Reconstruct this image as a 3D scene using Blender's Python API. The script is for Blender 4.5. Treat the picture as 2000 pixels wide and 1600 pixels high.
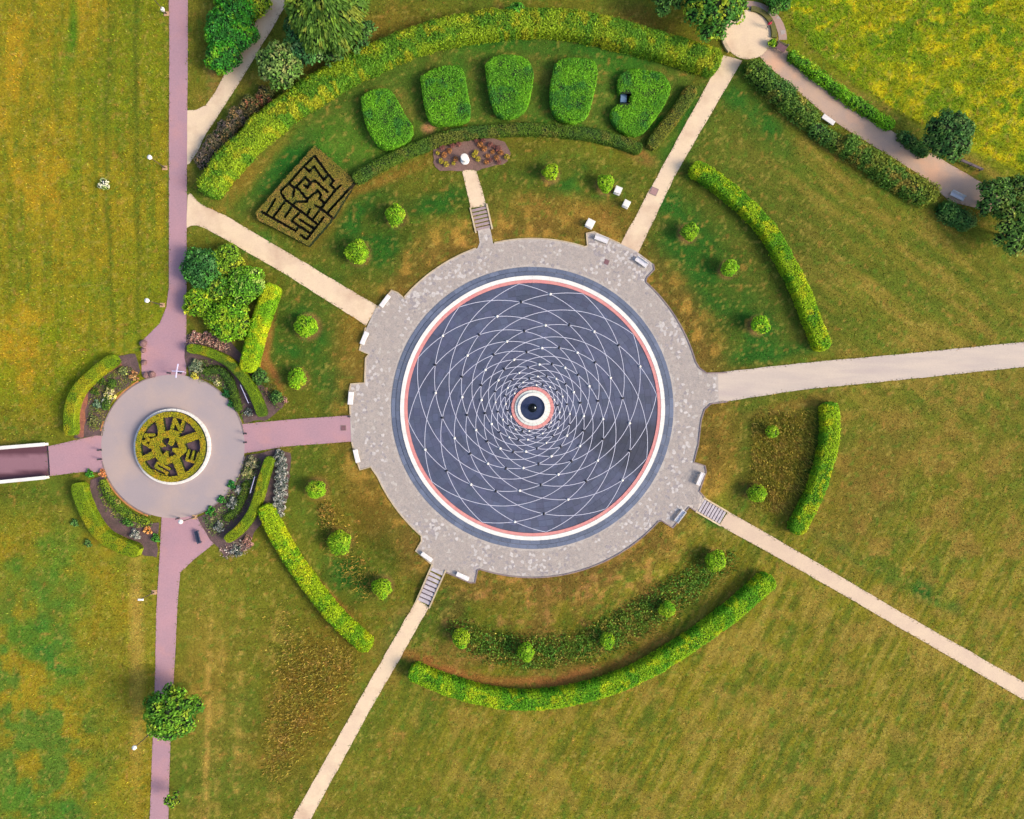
import bpy, bmesh, math, random
import numpy as np
from mathutils import Vector, Matrix
from mathutils.geometry import delaunay_2d_cdt

R = math.radians
random.seed(7)
rng = np.random.default_rng(7)
scene = bpy.context.scene
for o in list(bpy.data.objects):
    bpy.data.objects.remove(o)

# ------------------------------------------------------------------ camera, sky, sun, exposure
CAM_H = 100.0          # drone height over the plaza, metres
PX = 14.0              # photograph pixels per metre on the plaza level
cd = bpy.data.cameras.new('drone_camera')
cam = bpy.data.objects.new('drone_camera', cd)
scene.collection.objects.link(cam)
cam.location = (0, 0, CAM_H)
cam.rotation_euler = (0, 0, 0)
cd.sensor_width = 36.0
cd.lens = 36.0 * CAM_H / (2000 / PX)
cd.clip_end = 6000
scene.camera = cam

SUN_AZ, SUN_EL = -16.0, 33.0     # seen from above: from the right and a little below
world = bpy.data.worlds.new('World')
scene.world = world
world.use_nodes = True
wn = world.node_tree
bgn = wn.nodes['Background']
sky = wn.nodes.new('ShaderNodeTexSky')
sky.sky_type = 'NISHITA'
sky.sun_disc = False
sky.sun_elevation = R(SUN_EL)
sky.sun_rotation = R(90 - SUN_AZ)
sky.air_density = 1.0
sky.dust_density = 3.0
wn.links.new(sky.outputs[0], bgn.inputs[0])
bgn.inputs[1].default_value = 0.14
sd = bpy.data.lights.new('sun', 'SUN')
sun = bpy.data.objects.new('sun', sd)
scene.collection.objects.link(sun)
sd.energy = 2.05
sd.angle = R(19)
sd.color = (1.0, 0.86, 0.66)
sv = Vector((math.cos(R(SUN_AZ)) * math.cos(R(SUN_EL)), math.sin(R(SUN_AZ)) * math.cos(R(SUN_EL)), math.sin(R(SUN_EL))))
sun.rotation_euler = sv.to_track_quat('Z', 'Y').to_euler()
sun.location = sv * 150
vs = scene.view_settings
vs.view_transform = 'Standard'
vs.look = 'None'
vs.gamma = 1.0
vs.use_curve_mapping = False
vs.exposure = 1.1

# ------------------------------------------------------------------ helpers
C = scene.collection
KB = 1.55


def lin(c):
    c = c / 255.0
    return c / 12.92 if c <= 0.04045 else ((c + 0.055) / 1.055) ** 2.4


def S(r, g, b):
    return np.array([lin(r) / KB, lin(g) / KB, lin(b) / KB])


def smst(e0, e1, x):
    t = np.clip((x - e0) / (e1 - e0), 0, 1)
    return t * t * (3 - 2 * t)


PCX, PCY = 40 / PX, 3 / PX          # plaza centre in world metres


def terr(x, y):
    dx = np.asarray(x, float) - PCX
    dy = np.asarray(y, float) - PCY
    r = np.hypot(dx, dy)
    a = np.degrees(np.arctan2(dy, dx))
    south = smst(-160, -140, a) * (1 - smst(-22, -4, a)) * smst(26, 31, r)
    north = smst(68, 84, a) * (1 - smst(120, 138, a)) * smst(24.6, 29, r)
    return -1.2 * south + 0.75 * north


def P(px, py, h=0.0):
    ux, uy = (px - 1000) / PX / CAM_H, (800 - py) / PX / CAM_H
    z = h
    for _ in range(6):
        x, y = ux * (CAM_H - z), uy * (CAM_H - z)
        z = float(terr(x, y)) + h
    return (x, y, z)


def P2(px, py, h=0.0):
    q = P(px, py, h)
    return (q[0], q[1])


_tab = np.random.default_rng(3).random((256, 256))


def vn(x, y, scale, seed=0):
    x = np.asarray(x, float) / scale + seed * 17.31
    y = np.asarray(y, float) / scale + seed * 9.77
    xi = np.floor(x).astype(int)
    yi = np.floor(y).astype(int)
    fx = x - xi
    fy = y - yi
    fx = fx * fx * (3 - 2 * fx)
    fy = fy * fy * (3 - 2 * fy)
    a = _tab[xi % 256, yi % 256]
    b = _tab[(xi + 1) % 256, yi % 256]
    c = _tab[xi % 256, (yi + 1) % 256]
    d = _tab[(xi + 1) % 256, (yi + 1) % 256]
    return (a * (1 - fx) + b * fx) * (1 - fy) + (c * (1 - fx) + d * fx) * fy


def fbm(x, y, scale, seed=0, n=4):
    s = 0
    w = 0
    for i in range(n):
        s = s + vn(x, y, scale / 2 ** i, seed + i * 5) * 0.55 ** i
        w += 0.55 ** i
    return s / w


def link(o, parent=None):
    C.objects.link(o)
    if parent is not None:
        o.parent = parent
    return o


def tag(o, label=None, cat=None, group=None, kind=None):
    if label:
        o['label'] = label
    if cat:
        o['category'] = cat
    if group:
        o['group'] = group
    if kind:
        o['kind'] = kind
    return o


def empty(name, loc, label=None, cat=None, group=None, rz=0.0):
    o = bpy.data.objects.new(name, None)
    o.empty_display_size = 0.3
    o.location = loc
    o.rotation_euler = (0, 0, rz)
    C.objects.link(o)
    return tag(o, label, cat, group)


def npmesh(name, V, F, mat, tint=None, smooth=False, matidx=None):
    """V (n,3); F list of (m,k) arrays or one array"""
    V = np.asarray(V, dtype=np.float32)
    Fs = F if isinstance(F, list) else [F]
    Fs = [np.asarray(f, dtype=np.int32) for f in Fs if len(f)]
    me = bpy.data.meshes.new(name)
    me.vertices.add(len(V))
    me.vertices.foreach_set('co', V.ravel())
    loops = np.concatenate([f.ravel() for f in Fs])
    tot = np.concatenate([np.full(len(f), f.shape[1], dtype=np.int32) for f in Fs])
    start = np.concatenate([[0], np.cumsum(tot)[:-1]]).astype(np.int32)
    me.loops.add(len(loops))
    me.loops.foreach_set('vertex_index', loops)
    me.polygons.add(len(tot))
    me.polygons.foreach_set('loop_start', start)
    me.polygons.foreach_set('loop_total', tot)
    if matidx is not None:
        me.polygons.foreach_set('material_index', np.asarray(matidx, dtype=np.int32))
    me.polygons.foreach_set('use_smooth', np.full(len(tot), smooth))
    for m in (mat if isinstance(mat, list) else [mat]):
        me.materials.append(m)
    if tint is not None:
        t = np.ones((len(V), 4), dtype=np.float32)
        t[:, :3] = tint
        at = me.attributes.new('tint', 'FLOAT_COLOR', 'POINT')
        at.data.foreach_set('color', t.ravel())
    me.update(calc_edges=True)
    me.validate()
    return me


def obj(name, me, parent=None, loc=None, rz=None):
    o = bpy.data.objects.new(name, me)
    if loc is not None:
        o.location = loc
    if rz is not None:
        o.rotation_euler = (0, 0, rz)
    return link(o, parent)


class MB:
    """collects simple solids into one mesh"""

    def __init__(self):
        self.v = []
        self.f = []

    def add(self, vs, fs):
        n = len(self.v)
        self.v += [tuple(map(float, p)) for p in vs]
        self.f += [tuple(i + n for i in f) for f in fs]
        return self

    def box(self, c, s, rz=0.0, bev=0.0, tilt=None):
        hx, hy, hz = s[0] / 2, s[1] / 2, s[2] / 2
        if bev > 0:
            b = min(bev, hx * .49, hy * .49, hz * .9)
            rings = [(-hx, -hy, -hz, 0), (hx, hy, hz - b, 0), (hx - b, hy - b, hz, 0)]
            vs = []
            for (ax, ay, z) in ((hx, hy, -hz), (hx, hy, hz - b), (hx - b, hy - b, hz)):
                vs += [(-ax, -ay, z), (ax, -ay, z), (ax, ay, z), (-ax, ay, z)]
            fs = [(3, 2, 1, 0), (8, 9, 10, 11)]
            for r0 in (0, 4):
                for i in range(4):
                    j = (i + 1) % 4
                    fs.append((r0 + i, r0 + j, r0 + 4 + j, r0 + 4 + i))
        else:
            vs = [(-hx, -hy, -hz), (hx, -hy, -hz), (hx, hy, -hz), (-hx, hy, -hz),
                  (-hx, -hy, hz), (hx, -hy, hz), (hx, hy, hz), (-hx, hy, hz)]
            fs = [(3, 2, 1, 0), (4, 5, 6, 7), (0, 1, 5, 4), (1, 2, 6, 5), (2, 3, 7, 6), (3, 0, 4, 7)]
        M = Matrix.Rotation(rz, 4, 'Z')
        if tilt:
            M = M @ Matrix.Rotation(tilt, 4, 'X')
        return self.add([M @ Vector(p) + Vector(c) for p in vs], fs)

    def tube(self, pts, rad, n=8, cap=True):
        pts = [Vector(p) for p in pts]
        if not hasattr(rad, '__len__'):
            rad = [rad] * len(pts)
        vs, fs = [], []
        for i, p in enumerate(pts):
            d = (pts[min(i + 1, len(pts) - 1)] - pts[max(i - 1, 0)]).normalized()
            a = Vector((1, 0, 0)) if abs(d.x) < .8 else Vector((0, 1, 0))
            u = d.cross(a).normalized()
            w = d.cross(u)
            for k in range(n):
                t = 2 * math.pi * k / n
                vs.append(p + (u * math.cos(t) + w * math.sin(t)) * rad[i])
        for i in range(len(pts) - 1):
            for k in range(n):
                k2 = (k + 1) % n
                fs.append((i * n + k, i * n + k2, (i + 1) * n + k2, (i + 1) * n + k))
        if cap:
            fs.append(tuple(range(n - 1, -1, -1)))
            fs.append(tuple((len(pts) - 1) * n + k for k in range(n)))
        return self.add(vs, fs)

    def lathe(self, prof, n=24, c=(0, 0, 0)):
        vs, fs = [], []
        for (r, z) in prof:
            for k in range(n):
                t = 2 * math.pi * k / n
                vs.append((c[0] + r * math.cos(t), c[1] + r * math.sin(t), c[2] + z))
        for i in range(len(prof) - 1):
            for k in range(n):
                k2 = (k + 1) % n
                fs.append((i * n + k, i * n + k2, (i + 1) * n + k2, (i + 1) * n + k))
        fs.append(tuple(range(n - 1, -1, -1)))
        fs.append(tuple((len(prof) - 1) * n + k for k in range(n)))
        return self.add(vs, fs)

    def mesh(self, name, mat, smooth=False):
        me = bpy.data.meshes.new(name)
        me.from_pydata(self.v, [], self.f)
        for m in (mat if isinstance(mat, list) else [mat]):
            me.materials.append(m)
        if smooth:
            for p in me.polygons:
                p.use_smooth = True
        me.update()
        return me

    def build(self, name, mat, parent=None, loc=None, rz=None, smooth=False):
        return obj(name, self.mesh(name, mat, smooth), parent, loc, rz)


# ------------------------------------------------------------------ materials
def mat(name, a, b=None, scale=1.0, rough=0.85, fine=8.0, fineamt=0.25, bump=0.0, bumpscale=None,
        tint=False, stretch=None, spec=0.3, transl=0.0, metal=0.0, third=None, thirdscale=0.3, coat=0.0):
    m = bpy.data.materials.new(name)
    m.use_nodes = True
    nt = m.node_tree
    N, L = nt.nodes, nt.links
    bs = N['Principled BSDF']
    out = N['Material Output']
    bs.inputs['Roughness'].default_value = rough
    bs.inputs['Specular IOR Level'].default_value = spec
    bs.inputs['Metallic'].default_value = metal
    geo = N.new('ShaderNodeNewGeometry')
    pos = geo.outputs['Position']
    if stretch:
        mp = N.new('ShaderNodeMapping')
        mp.inputs['Rotation'].default_value = (0, 0, stretch[2])
        mp.inputs['Scale'].default_value = (stretch[0], stretch[1], 1)
        L.new(pos, mp.inputs[0])
        pos = mp.outputs[0]

    def noise(sc, det=4.0, rou=0.6):
        n = N.new('ShaderNodeTexNoise')
        n.inputs['Scale'].default_value = sc
        n.inputs['Detail'].default_value = det
        n.inputs['Roughness'].default_value = rou
        L.new(pos, n.inputs['Vector'])
        return n.outputs['Fac']

    def ramp(fac, lo, hi):
        r = N.new('ShaderNodeMapRange')
        r.inputs['From Min'].default_value = lo
        r.inputs['From Max'].default_value = hi
        L.new(fac, r.inputs[0])
        return r.outputs[0]

    def mix(fac, x, y, mode='MIX'):
        n = N.new('ShaderNodeMix')
        n.data_type = 'RGBA'
        n.blend_type = mode
        for s, v in ((n.inputs[0], fac), (n.inputs[6], x), (n.inputs[7], y)):
            if isinstance(v, (int, float)):
                s.default_value = v
            elif hasattr(v, '__len__'):
                s.default_value = (*[float(q) for q in v[:3]], 1)
            else:
                L.new(v, s)
        return n.outputs[2]

    if tint:
        at = N.new('ShaderNodeAttribute')
        at.attribute_name = 'tint'
        base = at.outputs['Color']
        if a is not None:
            base = mix(1.0, base, a, 'MULTIPLY')
    else:
        base = mix(0.0, a, a)
    if b is not None:
        base = mix(ramp(noise(scale), 0.35, 0.65), base, b)
    if third is not None:
        base = mix(ramp(noise(thirdscale), 0.5, 0.68), base, third)
    if fineamt > 0:
        f = ramp(noise(fine, 6.0, 0.75), 0.3, 0.7)
        g = N.new('ShaderNodeMapRange')
        g.inputs['To Min'].default_value = 1 - fineamt
        g.inputs['To Max'].default_value = 1 + fineamt
        L.new(f, g.inputs[0])
        cc = N.new('ShaderNodeCombineColor')
        for i in range(3):
            L.new(g.outputs[0], cc.inputs[i])
        base = mix(1.0, base, cc.outputs[0], 'MULTIPLY')
    L.new(base, bs.inputs['Base Color'])
    if bump > 0:
        bp = N.new('ShaderNodeBump')
        bp.inputs['Strength'].default_value = 1.0
        bp.inputs['Distance'].default_value = bump
        L.new(noise(bumpscale or fine, 6.0, 0.7), bp.inputs['Height'])
        L.new(bp.outputs[0], bs.inputs['Normal'])
    if transl > 0:
        tr = N.new('ShaderNodeBsdfTranslucent')
        L.new(base, tr.inputs['Color'])
        ms = N.new('ShaderNodeMixShader')
        ms.inputs[0].default_value = transl
        L.new(bs.outputs[0], ms.inputs[1])
        L.new(tr.outputs[0], ms.inputs[2])
        L.new(ms.outputs[0], out.inputs[0])
    return m


M = {}
M['lawn'] = mat('lawn_grass', None, tint=True, rough=0.95, fine=4.5, fineamt=0.52, bump=0.08, bumpscale=6.0, spec=0.1)
M['gravel'] = mat('pale_gravel', S(242, 217, 182), S(232, 205, 176), scale=0.5, fine=5, fineamt=0.08, bump=0.01, bumpscale=30, third=S(216, 186, 158), thirdscale=0.2)
M['tarmac'] = mat('pink_tarmac', S(189, 147, 156), S(179, 143, 154), scale=0.25, fine=5, fineamt=0.12, bump=0.008, bumpscale=30, third=S(198, 150, 152), thirdscale=0.2)
M['oldtarmac'] = mat('rounded_grey_tarmac', S(184, 166, 163), S(175, 161, 163), scale=0.22, fine=12, fineamt=0.09, bump=0.008, bumpscale=30, third=S(193, 171, 162), thirdscale=0.16)
M['deck'] = mat('bridge_deck_tarmac', None, tint=True, fine=10, fineamt=0.1, rough=0.6)
M['mortar'] = mat('plaza_mortar', S(200, 190, 182), S(184, 174, 168), scale=0.5, fine=8, fineamt=0.22, bump=0.01, bumpscale=20)
M['crazy'] = mat('crazy_paving_stone', None, tint=True, fine=7, fineamt=0.26, bump=0.01, bumpscale=12, rough=0.8)
M['kerb'] = mat('kerb_stone', S(128, 112, 118), S(160, 140, 130), scale=0.8, fine=6, fineamt=0.3)
M['palekerb'] = mat('pale_kerb_stone', S(216, 198, 165), S(190, 170, 140), scale=0.8, fine=6, fineamt=0.25)
M['slate'] = mat('slate_paving', None, tint=True, fine=3.0, fineamt=0.12, rough=0.55, spec=0.4, bump=0.004, bumpscale=8)
M['slatestep'] = mat('slate_step', None, tint=True, fine=5.0, fineamt=0.18, rough=0.6, spec=0.4)
M['inlay'] = mat('white_inlay', S(222, 222, 240), fine=4, fineamt=0.1, rough=0.6)
M['white'] = mat('white_stone', S(252, 248, 240), S(236, 232, 226), scale=0.8, fine=5, fineamt=0.06, rough=0.6)
M['pink'] = mat('pink_stone', S(222, 142, 142), S(228, 158, 150), scale=1.2, fine=5, fineamt=0.10, rough=0.7)
M['dark'] = mat('dark_metal', S(34, 36, 46), fine=6, fineamt=0.2, rough=0.45, spec=0.5)
M['basin'] = mat('dark_basin_water', S(58, 66, 100), S(46, 56, 84), scale=1.0, fine=3, fineamt=0.1, rough=0.12, spec=0.5)
M['bronze'] = mat('bronze', S(30, 40, 48), fine=5, fineamt=0.3, rough=0.35, metal=0.7)
M['steel'] = mat('polished_steel', S(225, 230, 225), fineamt=0.0, rough=0.25, metal=0.9)
M['benchwhite'] = mat('white_bench_paint', S(248, 244, 240), S(232, 228, 228), scale=2, fine=6, fineamt=0.06, rough=0.5)
M['benchgrey'] = mat('grey_bench_slat', S(240, 238, 246), fine=6, fineamt=0.12, rough=0.6)
M['darkbench'] = mat('dark_bench_paint', S(70, 78, 100), fine=6, fineamt=0.2, rough=0.5)
M['bluebox'] = mat('blue_grey_paint', S(112, 142, 172), fine=5, fineamt=0.1, rough=0.5)
M['step'] = mat('stone_step', S(206, 198, 204), S(186, 176, 184), scale=1.5, fine=7, fineamt=0.2, rough=0.85)
M['stepbrown'] = mat('brown_stone_step', S(176, 156, 156), S(160, 140, 142), scale=1.5, fine=7, fineamt=0.25, rough=0.85)
M['riser'] = mat('shadowy_riser_stone', S(112, 100, 108), S(96, 86, 94), scale=1.5, fine=7, fineamt=0.2)  # dark tone standing in for the shade under the treads
M['cover'] = mat('rusty_cover', S(128, 92, 98), fine=5, fineamt=0.25, rough=0.7)
M['coverpale'] = mat('faded_cover', S(176, 138, 134), fine=5, fineamt=0.2, rough=0.7)
M['soil'] = mat('bed_soil', S(116, 90, 90), S(92, 76, 72), scale=0.8, fine=6, fineamt=0.4, bump=0.05, bumpscale=6)
M['redsoil'] = mat('bark_mulch', S(176, 112, 84), S(150, 96, 84), scale=0.7, fine=5, fineamt=0.4, bump=0.05, bumpscale=6)
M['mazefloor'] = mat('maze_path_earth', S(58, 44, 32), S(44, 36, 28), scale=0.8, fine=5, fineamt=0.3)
M['flowersoil'] = mat('flower_bed_soil', S(140, 108, 100), S(118, 92, 82), scale=0.5, fine=5, fineamt=0.35, bump=0.05, bumpscale=6)
M['planter'] = mat('planter_soil', S(112, 88, 98), S(84, 68, 76), scale=0.6, fine=4, fineamt=0.35, bump=0.05, bumpscale=5)
M['bark'] = mat('tree_bark', S(92, 72, 54), S(70, 56, 44), scale=2, fine=6, fineamt=0.35)
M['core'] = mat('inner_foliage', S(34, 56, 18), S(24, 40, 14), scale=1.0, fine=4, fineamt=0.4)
M['leaf'] = mat('leaves', None, tint=True, fineamt=0.0, rough=0.7, transl=0.35, spec=0.2)
M['grass'] = mat('grass_blades', None, tint=True, fineamt=0.0, rough=0.8, transl=0.2, spec=0.1)
M['timber'] = mat('weathered_timber', S(120, 104, 108), S(96, 86, 92), scale=1.5, fine=8, fineamt=0.25)
M['lamp'] = mat('lamp_glass', S(250, 248, 244), fineamt=0.0, rough=0.3)
M['polemetal'] = mat('galvanised_pole', S(84, 76, 64), fine=4, fineamt=0.2, rough=0.5)
M['signwhite'] = mat('sign_white_paint', S(214, 212, 250), fineamt=0.05, rough=0.45)
M['cream'] = mat('concrete_pad', S(216, 172, 132), S(196, 158, 124), scale=2, fine=8, fineamt=0.2)
M['brick'] = mat('edging_brick', S(214, 150, 88), S(190, 128, 80), scale=2, fine=8, fineamt=0.3)  # orange tone for the painted sunlit edges round the court
M['boulder'] = mat('mauve_boulder', S(124, 92, 96), S(150, 116, 110), scale=1.5, fine=4, fineamt=0.3, bump=0.03, bumpscale=4)
M['skin'] = mat('skin', S(206, 150, 124), fineamt=0.04, rough=0.5)
M['hair'] = mat('brown_hair', S(62, 42, 32), fineamt=0.2, rough=0.6)
M['jacket'] = mat('pink_red_jacket', S(226, 58, 96), S(206, 44, 80), scale=6, fineamt=0.1, rough=0.8)
M['trousers'] = mat('grey_trousers', S(92, 100, 104), fineamt=0.15, rough=0.9)
M['shoe'] = mat('pale_shoe', S(190, 200, 196), fineamt=0.1, rough=0.7)
M['flag'] = mat('flagstone', None, tint=True, fine=6, fineamt=0.2, bump=0.01, bumpscale=10)

# ------------------------------------------------------------------ ground sheet
def ell(gx, gy, cx, cy, rx, ry, ang=0.0, soft=0.6):
    a = R(ang)
    dx, dy = gx - cx, gy - cy
    u = (dx * math.cos(a) + dy * math.sin(a)) / rx
    v = (-dx * math.sin(a) + dy * math.cos(a)) / ry
    return 1 - smst(1 - soft, 1 + soft, np.hypot(u, v))


def inpoly(gx, gy, poly):
    ins = np.zeros(np.shape(gx), bool)
    n = len(poly)
    for i in range(n):
        x0, y0 = poly[i]
        x1, y1 = poly[(i + 1) % n]
        if y0 == y1:
            continue
        c = ((y0 > gy) != (y1 > gy)) & (gx < (x1 - x0) * (gy - y0) / (y1 - y0) + x0)
        ins ^= c
    return ins


SHRUBS = [  # visible centre px, radius px, height m
    (772, 421, 17, 1.9), (698, 493, 20, 2.0), (1076, 337, 15, 2.0), (1183, 358, 15, 2.2), (1347, 453, 16, 2.1),
    (1425, 524, 15, 2.2), (1485, 635, 16, 2.2), (598, 637, 21, 1.9), (580, 739, 16, 1.8), (616, 956, 18, 1.8),
    (662, 1058, 21, 2.0), (745, 1148, 18, 2.0), (900, 1246, 17, 2.2), (1027, 1273, 16, 2.2), (1186, 1250, 15, 2.1),
    (1303, 1190, 14, 2.1), (1397, 1096, 18, 2.0), (1479, 963, 16, 1.8), (1508, 843, 11, 1.5)]

NGARDEN = [(500, 300), (640, 190), (800, 110), (1000, 70), (1200, 90), (1370, 130), (1270, 300), (1120, 255), (960, 250), (800, 290), (690, 355), (600, 490), (480, 430)]
TRMEADOW = [(1540, -200), (1545, 40), (1590, 92), (1680, 168), (1770, 226), (1900, 296), (2400, 500), (2400, -200)]


def ground_colour(x, y):
    gx, gy = 1000 + x * PX, 800 - y * PX
    n1 = fbm(x, y, 9, 1)
    n2 = fbm(x, y, 3.0, 2)
    n3 = fbm(x, y, 22, 3)
    n4 = fbm(x, y, 1.3, 4, 3)
    ns = fbm(x * 5.0, y * 0.45, 4.0, 5, 3)               # streaks along y
    a = R(62)
    xr, yr = x * math.cos(a) + y * math.sin(a), -x * math.sin(a) + y * math.cos(a)
    nd = fbm(xr * 0.7, yr * 7.0, 4.0, 6, 3)              # mower streaks, lower right
    a = R(-36)
    xq, yq = x * math.cos(a) + y * math.sin(a), -x * math.sin(a) + y * math.cos(a)
    nq = fbm(xq * 0.6, yq * 3.8, 4.0, 7, 3)

    def c3(c):
        return np.broadcast_to(c, x.shape + (3,)).astype(float)
    col = c3(S(106, 106, 37)).copy()

    def mixc(w, c):
        nonlocal col
        w = np.clip(w, 0, 1)[..., None]
        col = col * (1 - w) + np.asarray(c) * w
    mixc(smst(0.46, 0.66, n1) * 0.75, S(88, 104, 38))
    mixc(smst(0.54, 0.72, n2) * 0.5, S(142, 118, 58))
    # lower right mown lawn with diagonal streaks
    lr = ell(gx, gy, 1600, 1400, 800, 420, 0, 0.35)
    mixc(lr * smst(0.35, 0.6, nd) * 0.55, S(136, 124, 34))
    mixc(lr * smst(0.54, 0.7, 1 - nd) * 0.42, S(88, 104, 32))
    mixc(lr * smst(0.48, 0.68, n2) * 0.5, S(146, 122, 62))
    mixc(lr * smst(0.56, 0.72, nd) * 0.45, S(160, 138, 78))
    ur = ell(gx, gy, 1780, 500, 420, 300, 30, 0.4)
    mixc(ur * .8, S(106, 108, 40))
    mixc(ur * smst(0.44, 0.64, nq) * 0.5, S(132, 118, 52))
    mixc(ur * smst(0.58, 0.75, nq) * 0.5, S(152, 126, 66))
    mixc(ur * smst(0.52, 0.7, 1 - nq) * 0.5, S(82, 104, 36))
    er = ell(gx, gy, 1850, 950, 300, 260, 20, 0.4)
    mixc(er * smst(0.42, 0.66, n2) * 0.6, S(138, 112, 58))
    mixc(ell(gx, gy, 1400, 540, 210, 240, 30, .5) * .7, S(74, 92, 36))
    mixc(ell(gx, gy, 1420, 230, 120, 130, 30, .5) * .5, S(84, 98, 38))
    mixc(ell(gx, gy, 800, 420, 260, 110, -15, .5) * .45, S(92, 98, 38))
    mixc(ell(gx, gy, 620, 650, 120, 140, 0, .5) * .5, S(86, 96, 38))
    # left meadow
    lm = smst(335, 318, gx) * smst(900, 700, gy)
    mixc(lm * 0.9, S(130, 122, 30))
    mixc(lm * smst(0.42, 0.62, ns) * 0.55, S(148, 130, 36))
    mixc(lm * smst(0.46, 0.6, fbm(x, y, 11, 13)) * smst(20, 160, gx) * 0.6, S(104, 122, 26))
    mixc(lm * smst(0.55, 0.72, 1 - ns) * 0.7, S(102, 112, 32))
    mixc(lm * smst(0.56, 0.7, n4) * 0.5, S(92, 96, 26))
    mixc(lm * smst(0.5, 0.64, fbm(x * 2.0, y * .8, 9, 17)) * smst(330, 100, gx) * 0.6, S(170, 134, 38))
    for cx, w in ((213, 4), (268, 4.5)):
        mixc(lm * np.exp(-((gx - cx - 6 * (n1 - .5) * 4) / w) ** 2) * (0.4 + 0.6 * n2), S(82, 92, 30))
    mixc(lm * ell(gx, gy, 143, 60, 9, 55, 2, 0.7) * 0.9, S(68, 112, 28))
    mixc(lm * ell(gx, gy, 130, 110, 8, 50, 2, 0.7) * 0.6, S(80, 116, 28))
    mixc(lm * ell(gx, gy, 40, 700, 200, 130, 0, 0.5) * smst(0.4, 0.6, n2) * 0.7, S(110, 124, 22))
    # lower left
    ll = smst(320, 305, gx) * smst(960, 1080, gy)
    mixc(ll * 0.8, S(126, 120, 38))
    mixc(ll * smst(0.45, 0.6, n1) * 0.6, S(152, 128, 36))
    mixc(ll * smst(0.42, 0.68, fbm(x, y, 6, 11) + .12 * (n4 - .5)) * smst(330, 60, gx) * 0.85, S(70, 116, 42))
    mixc(ll * ell(gx, gy, 60, 1400, 130, 260, -10, 0.5) * smst(0.40, 0.58, n2) * 0.75, S(56, 110, 46))
    mixc(ll * ell(gx, gy, 262, 1290, 13, 260, 1, 0.7) * (0.3 + 0.5 * n2), S(176, 144, 82))
    # strip right of the lower road: dry tyre-worn lines
    mixc(ell(gx, gy, 402, 1340, 34, 150, -3, 0.9) * (0.1 + 0.6 * n2), S(170, 130, 72))
    for sx_, am_ in ((404, .8), (428, .4), (464, .7), (530, .55), (545, .4)):
        mixc(np.exp(-((gx - sx_ + (gy - 1300) * .03 - 18 * (n3 - .5)) / (4 + 5 * n2)) ** 2) * smst(1100, 1200, gy) * smst(.42, .6, n4 + .25 * (n2 - .5)) * am_, S(176, 142, 82))
    mixc(ell(gx, gy, 460, 1330, 16, 240, -2, 0.7) * (0.05 + 0.3 * n2), S(156, 130, 68))
    mixc(ell(gx, gy, 430, 1180, 90, 80, 0, 0.6) * smst(.4, .6, n2) * 0.6, S(104, 110, 36))
    mixc(ell(gx, gy, 600, 1370, 75, 170, 22, 0.6) * (0.3 + 0.6 * n2), S(124, 88, 36))
    # upper right meadow
    tm = inpoly(gx + 14 * (n2 - .5), gy + 14 * (n4 - .5), TRMEADOW).astype(float)
    mixc(tm, S(104, 128, 22))
    mixc(tm * smst(0.40, 0.58, fbm(x, y, 4.5, 15)) * smst(1600, 1800, gx + 0.3 * (200 - gy)) * 0.6, S(160, 150, 18))
    mixc(tm * smst(0.5, 0.66, n2) * 0.4, S(88, 122, 20))
    mixc(tm * smst(0.55, 0.7, n4) * 0.5, S(196, 170, 22))
    dline = (gx - 1545) * 0.58 - (gy - 100)               # strip beside the promenade
    mixc(smst(-5, 5, dline) * (1 - tm) * (gx > 1530) * (gy < 420) * 0.9, S(110, 118, 26))
    mixc(np.exp(-((dline - 52) / 8) ** 2) * (gx > 1560) * 0.45, S(70, 104, 24))
    # north garden, watered turf
    ng = ell(gx, gy, 900, 215, 520, 200, 0, 0.2) * inpoly(gx, gy, NGARDEN)
    mixc(ng * 0.9, S(78, 104, 42))
    mixc(ng * smst(0.42, 0.58, n1) * 0.85, S(56, 108, 36))
    mixc(ng * smst(0.55, 0.7, n2) * 0.5, S(116, 106, 54))
    mixc(ell(gx, gy, 545, 340, 22, 105, 43, 0.7) * 0.85, S(34, 92, 36))
    mixc(ell(gx, gy, 690, 280, 80, 40, 20, 0.6) * 0.7, S(82, 120, 40))
    mixc(ell(gx, gy, 500, 330, 14, 110, 43, 0.7) * 0.6, S(142, 112, 54))
    for q in ((555, 490, 60, 25, 32), (715, 440, 75, 70, 0), (770, 490, 60, 40, -20), (860, 400, 60, 28, -20), (1120, 345, 95, 36, 4), (1130, 380, 60, 22, 0),
              (1340, 470, 70, 60, 30), (1395, 560, 75, 52, 45), (1480, 645, 55, 45, 50), (1310, 410, 40, 40, 0), (1500, 690, 110, 16, -6),
              (590, 660, 60, 75, 0), (625, 560, 55, 30, 20), (650, 720, 30, 80, 0), (600, 1010, 32, 60, -20), (690, 1120, 55, 60, 40), (480, 480, 90, 16, 32),
              (950, 1250, 55, 30, 15), (1060, 1275, 60, 26, 0), (1240, 1215, 70, 26, -30), (1450, 160, 40, 50, 60), (1480, 230, 90, 26, 45), (1390, 1010, 45, 16, 30),
              (1340, 250, 30, 90, 30), (880, 1200, 50, 50, 0), (790, 1240, 30, 60, 30), (1130, 100, 200, 16, 6), (1760, 1130, 140, 16, 28)):
        mixc(ell(gx, gy, *q, 0.75) * (0.35 + 0.75 * smst(.35, .6, n2)), S(50, 98, 36))
    # worn, dry ring round the plaza
    rr = np.hypot(gx - 1040, gy - 797)
    ring = smst(326, 338, rr) * (1 - smst(345, 420, rr + 60 * (n1 - .5)))
    mixc(ring * (0.45 + 0.6 * n2), S(124, 96, 52))
    mixc(ring * smst(0.52, 0.66, n4) * 0.75, S(176, 134, 70))
    sg = ell(gx, gy, 1080, 1200, 300, 130, -12, 0.5)
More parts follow.
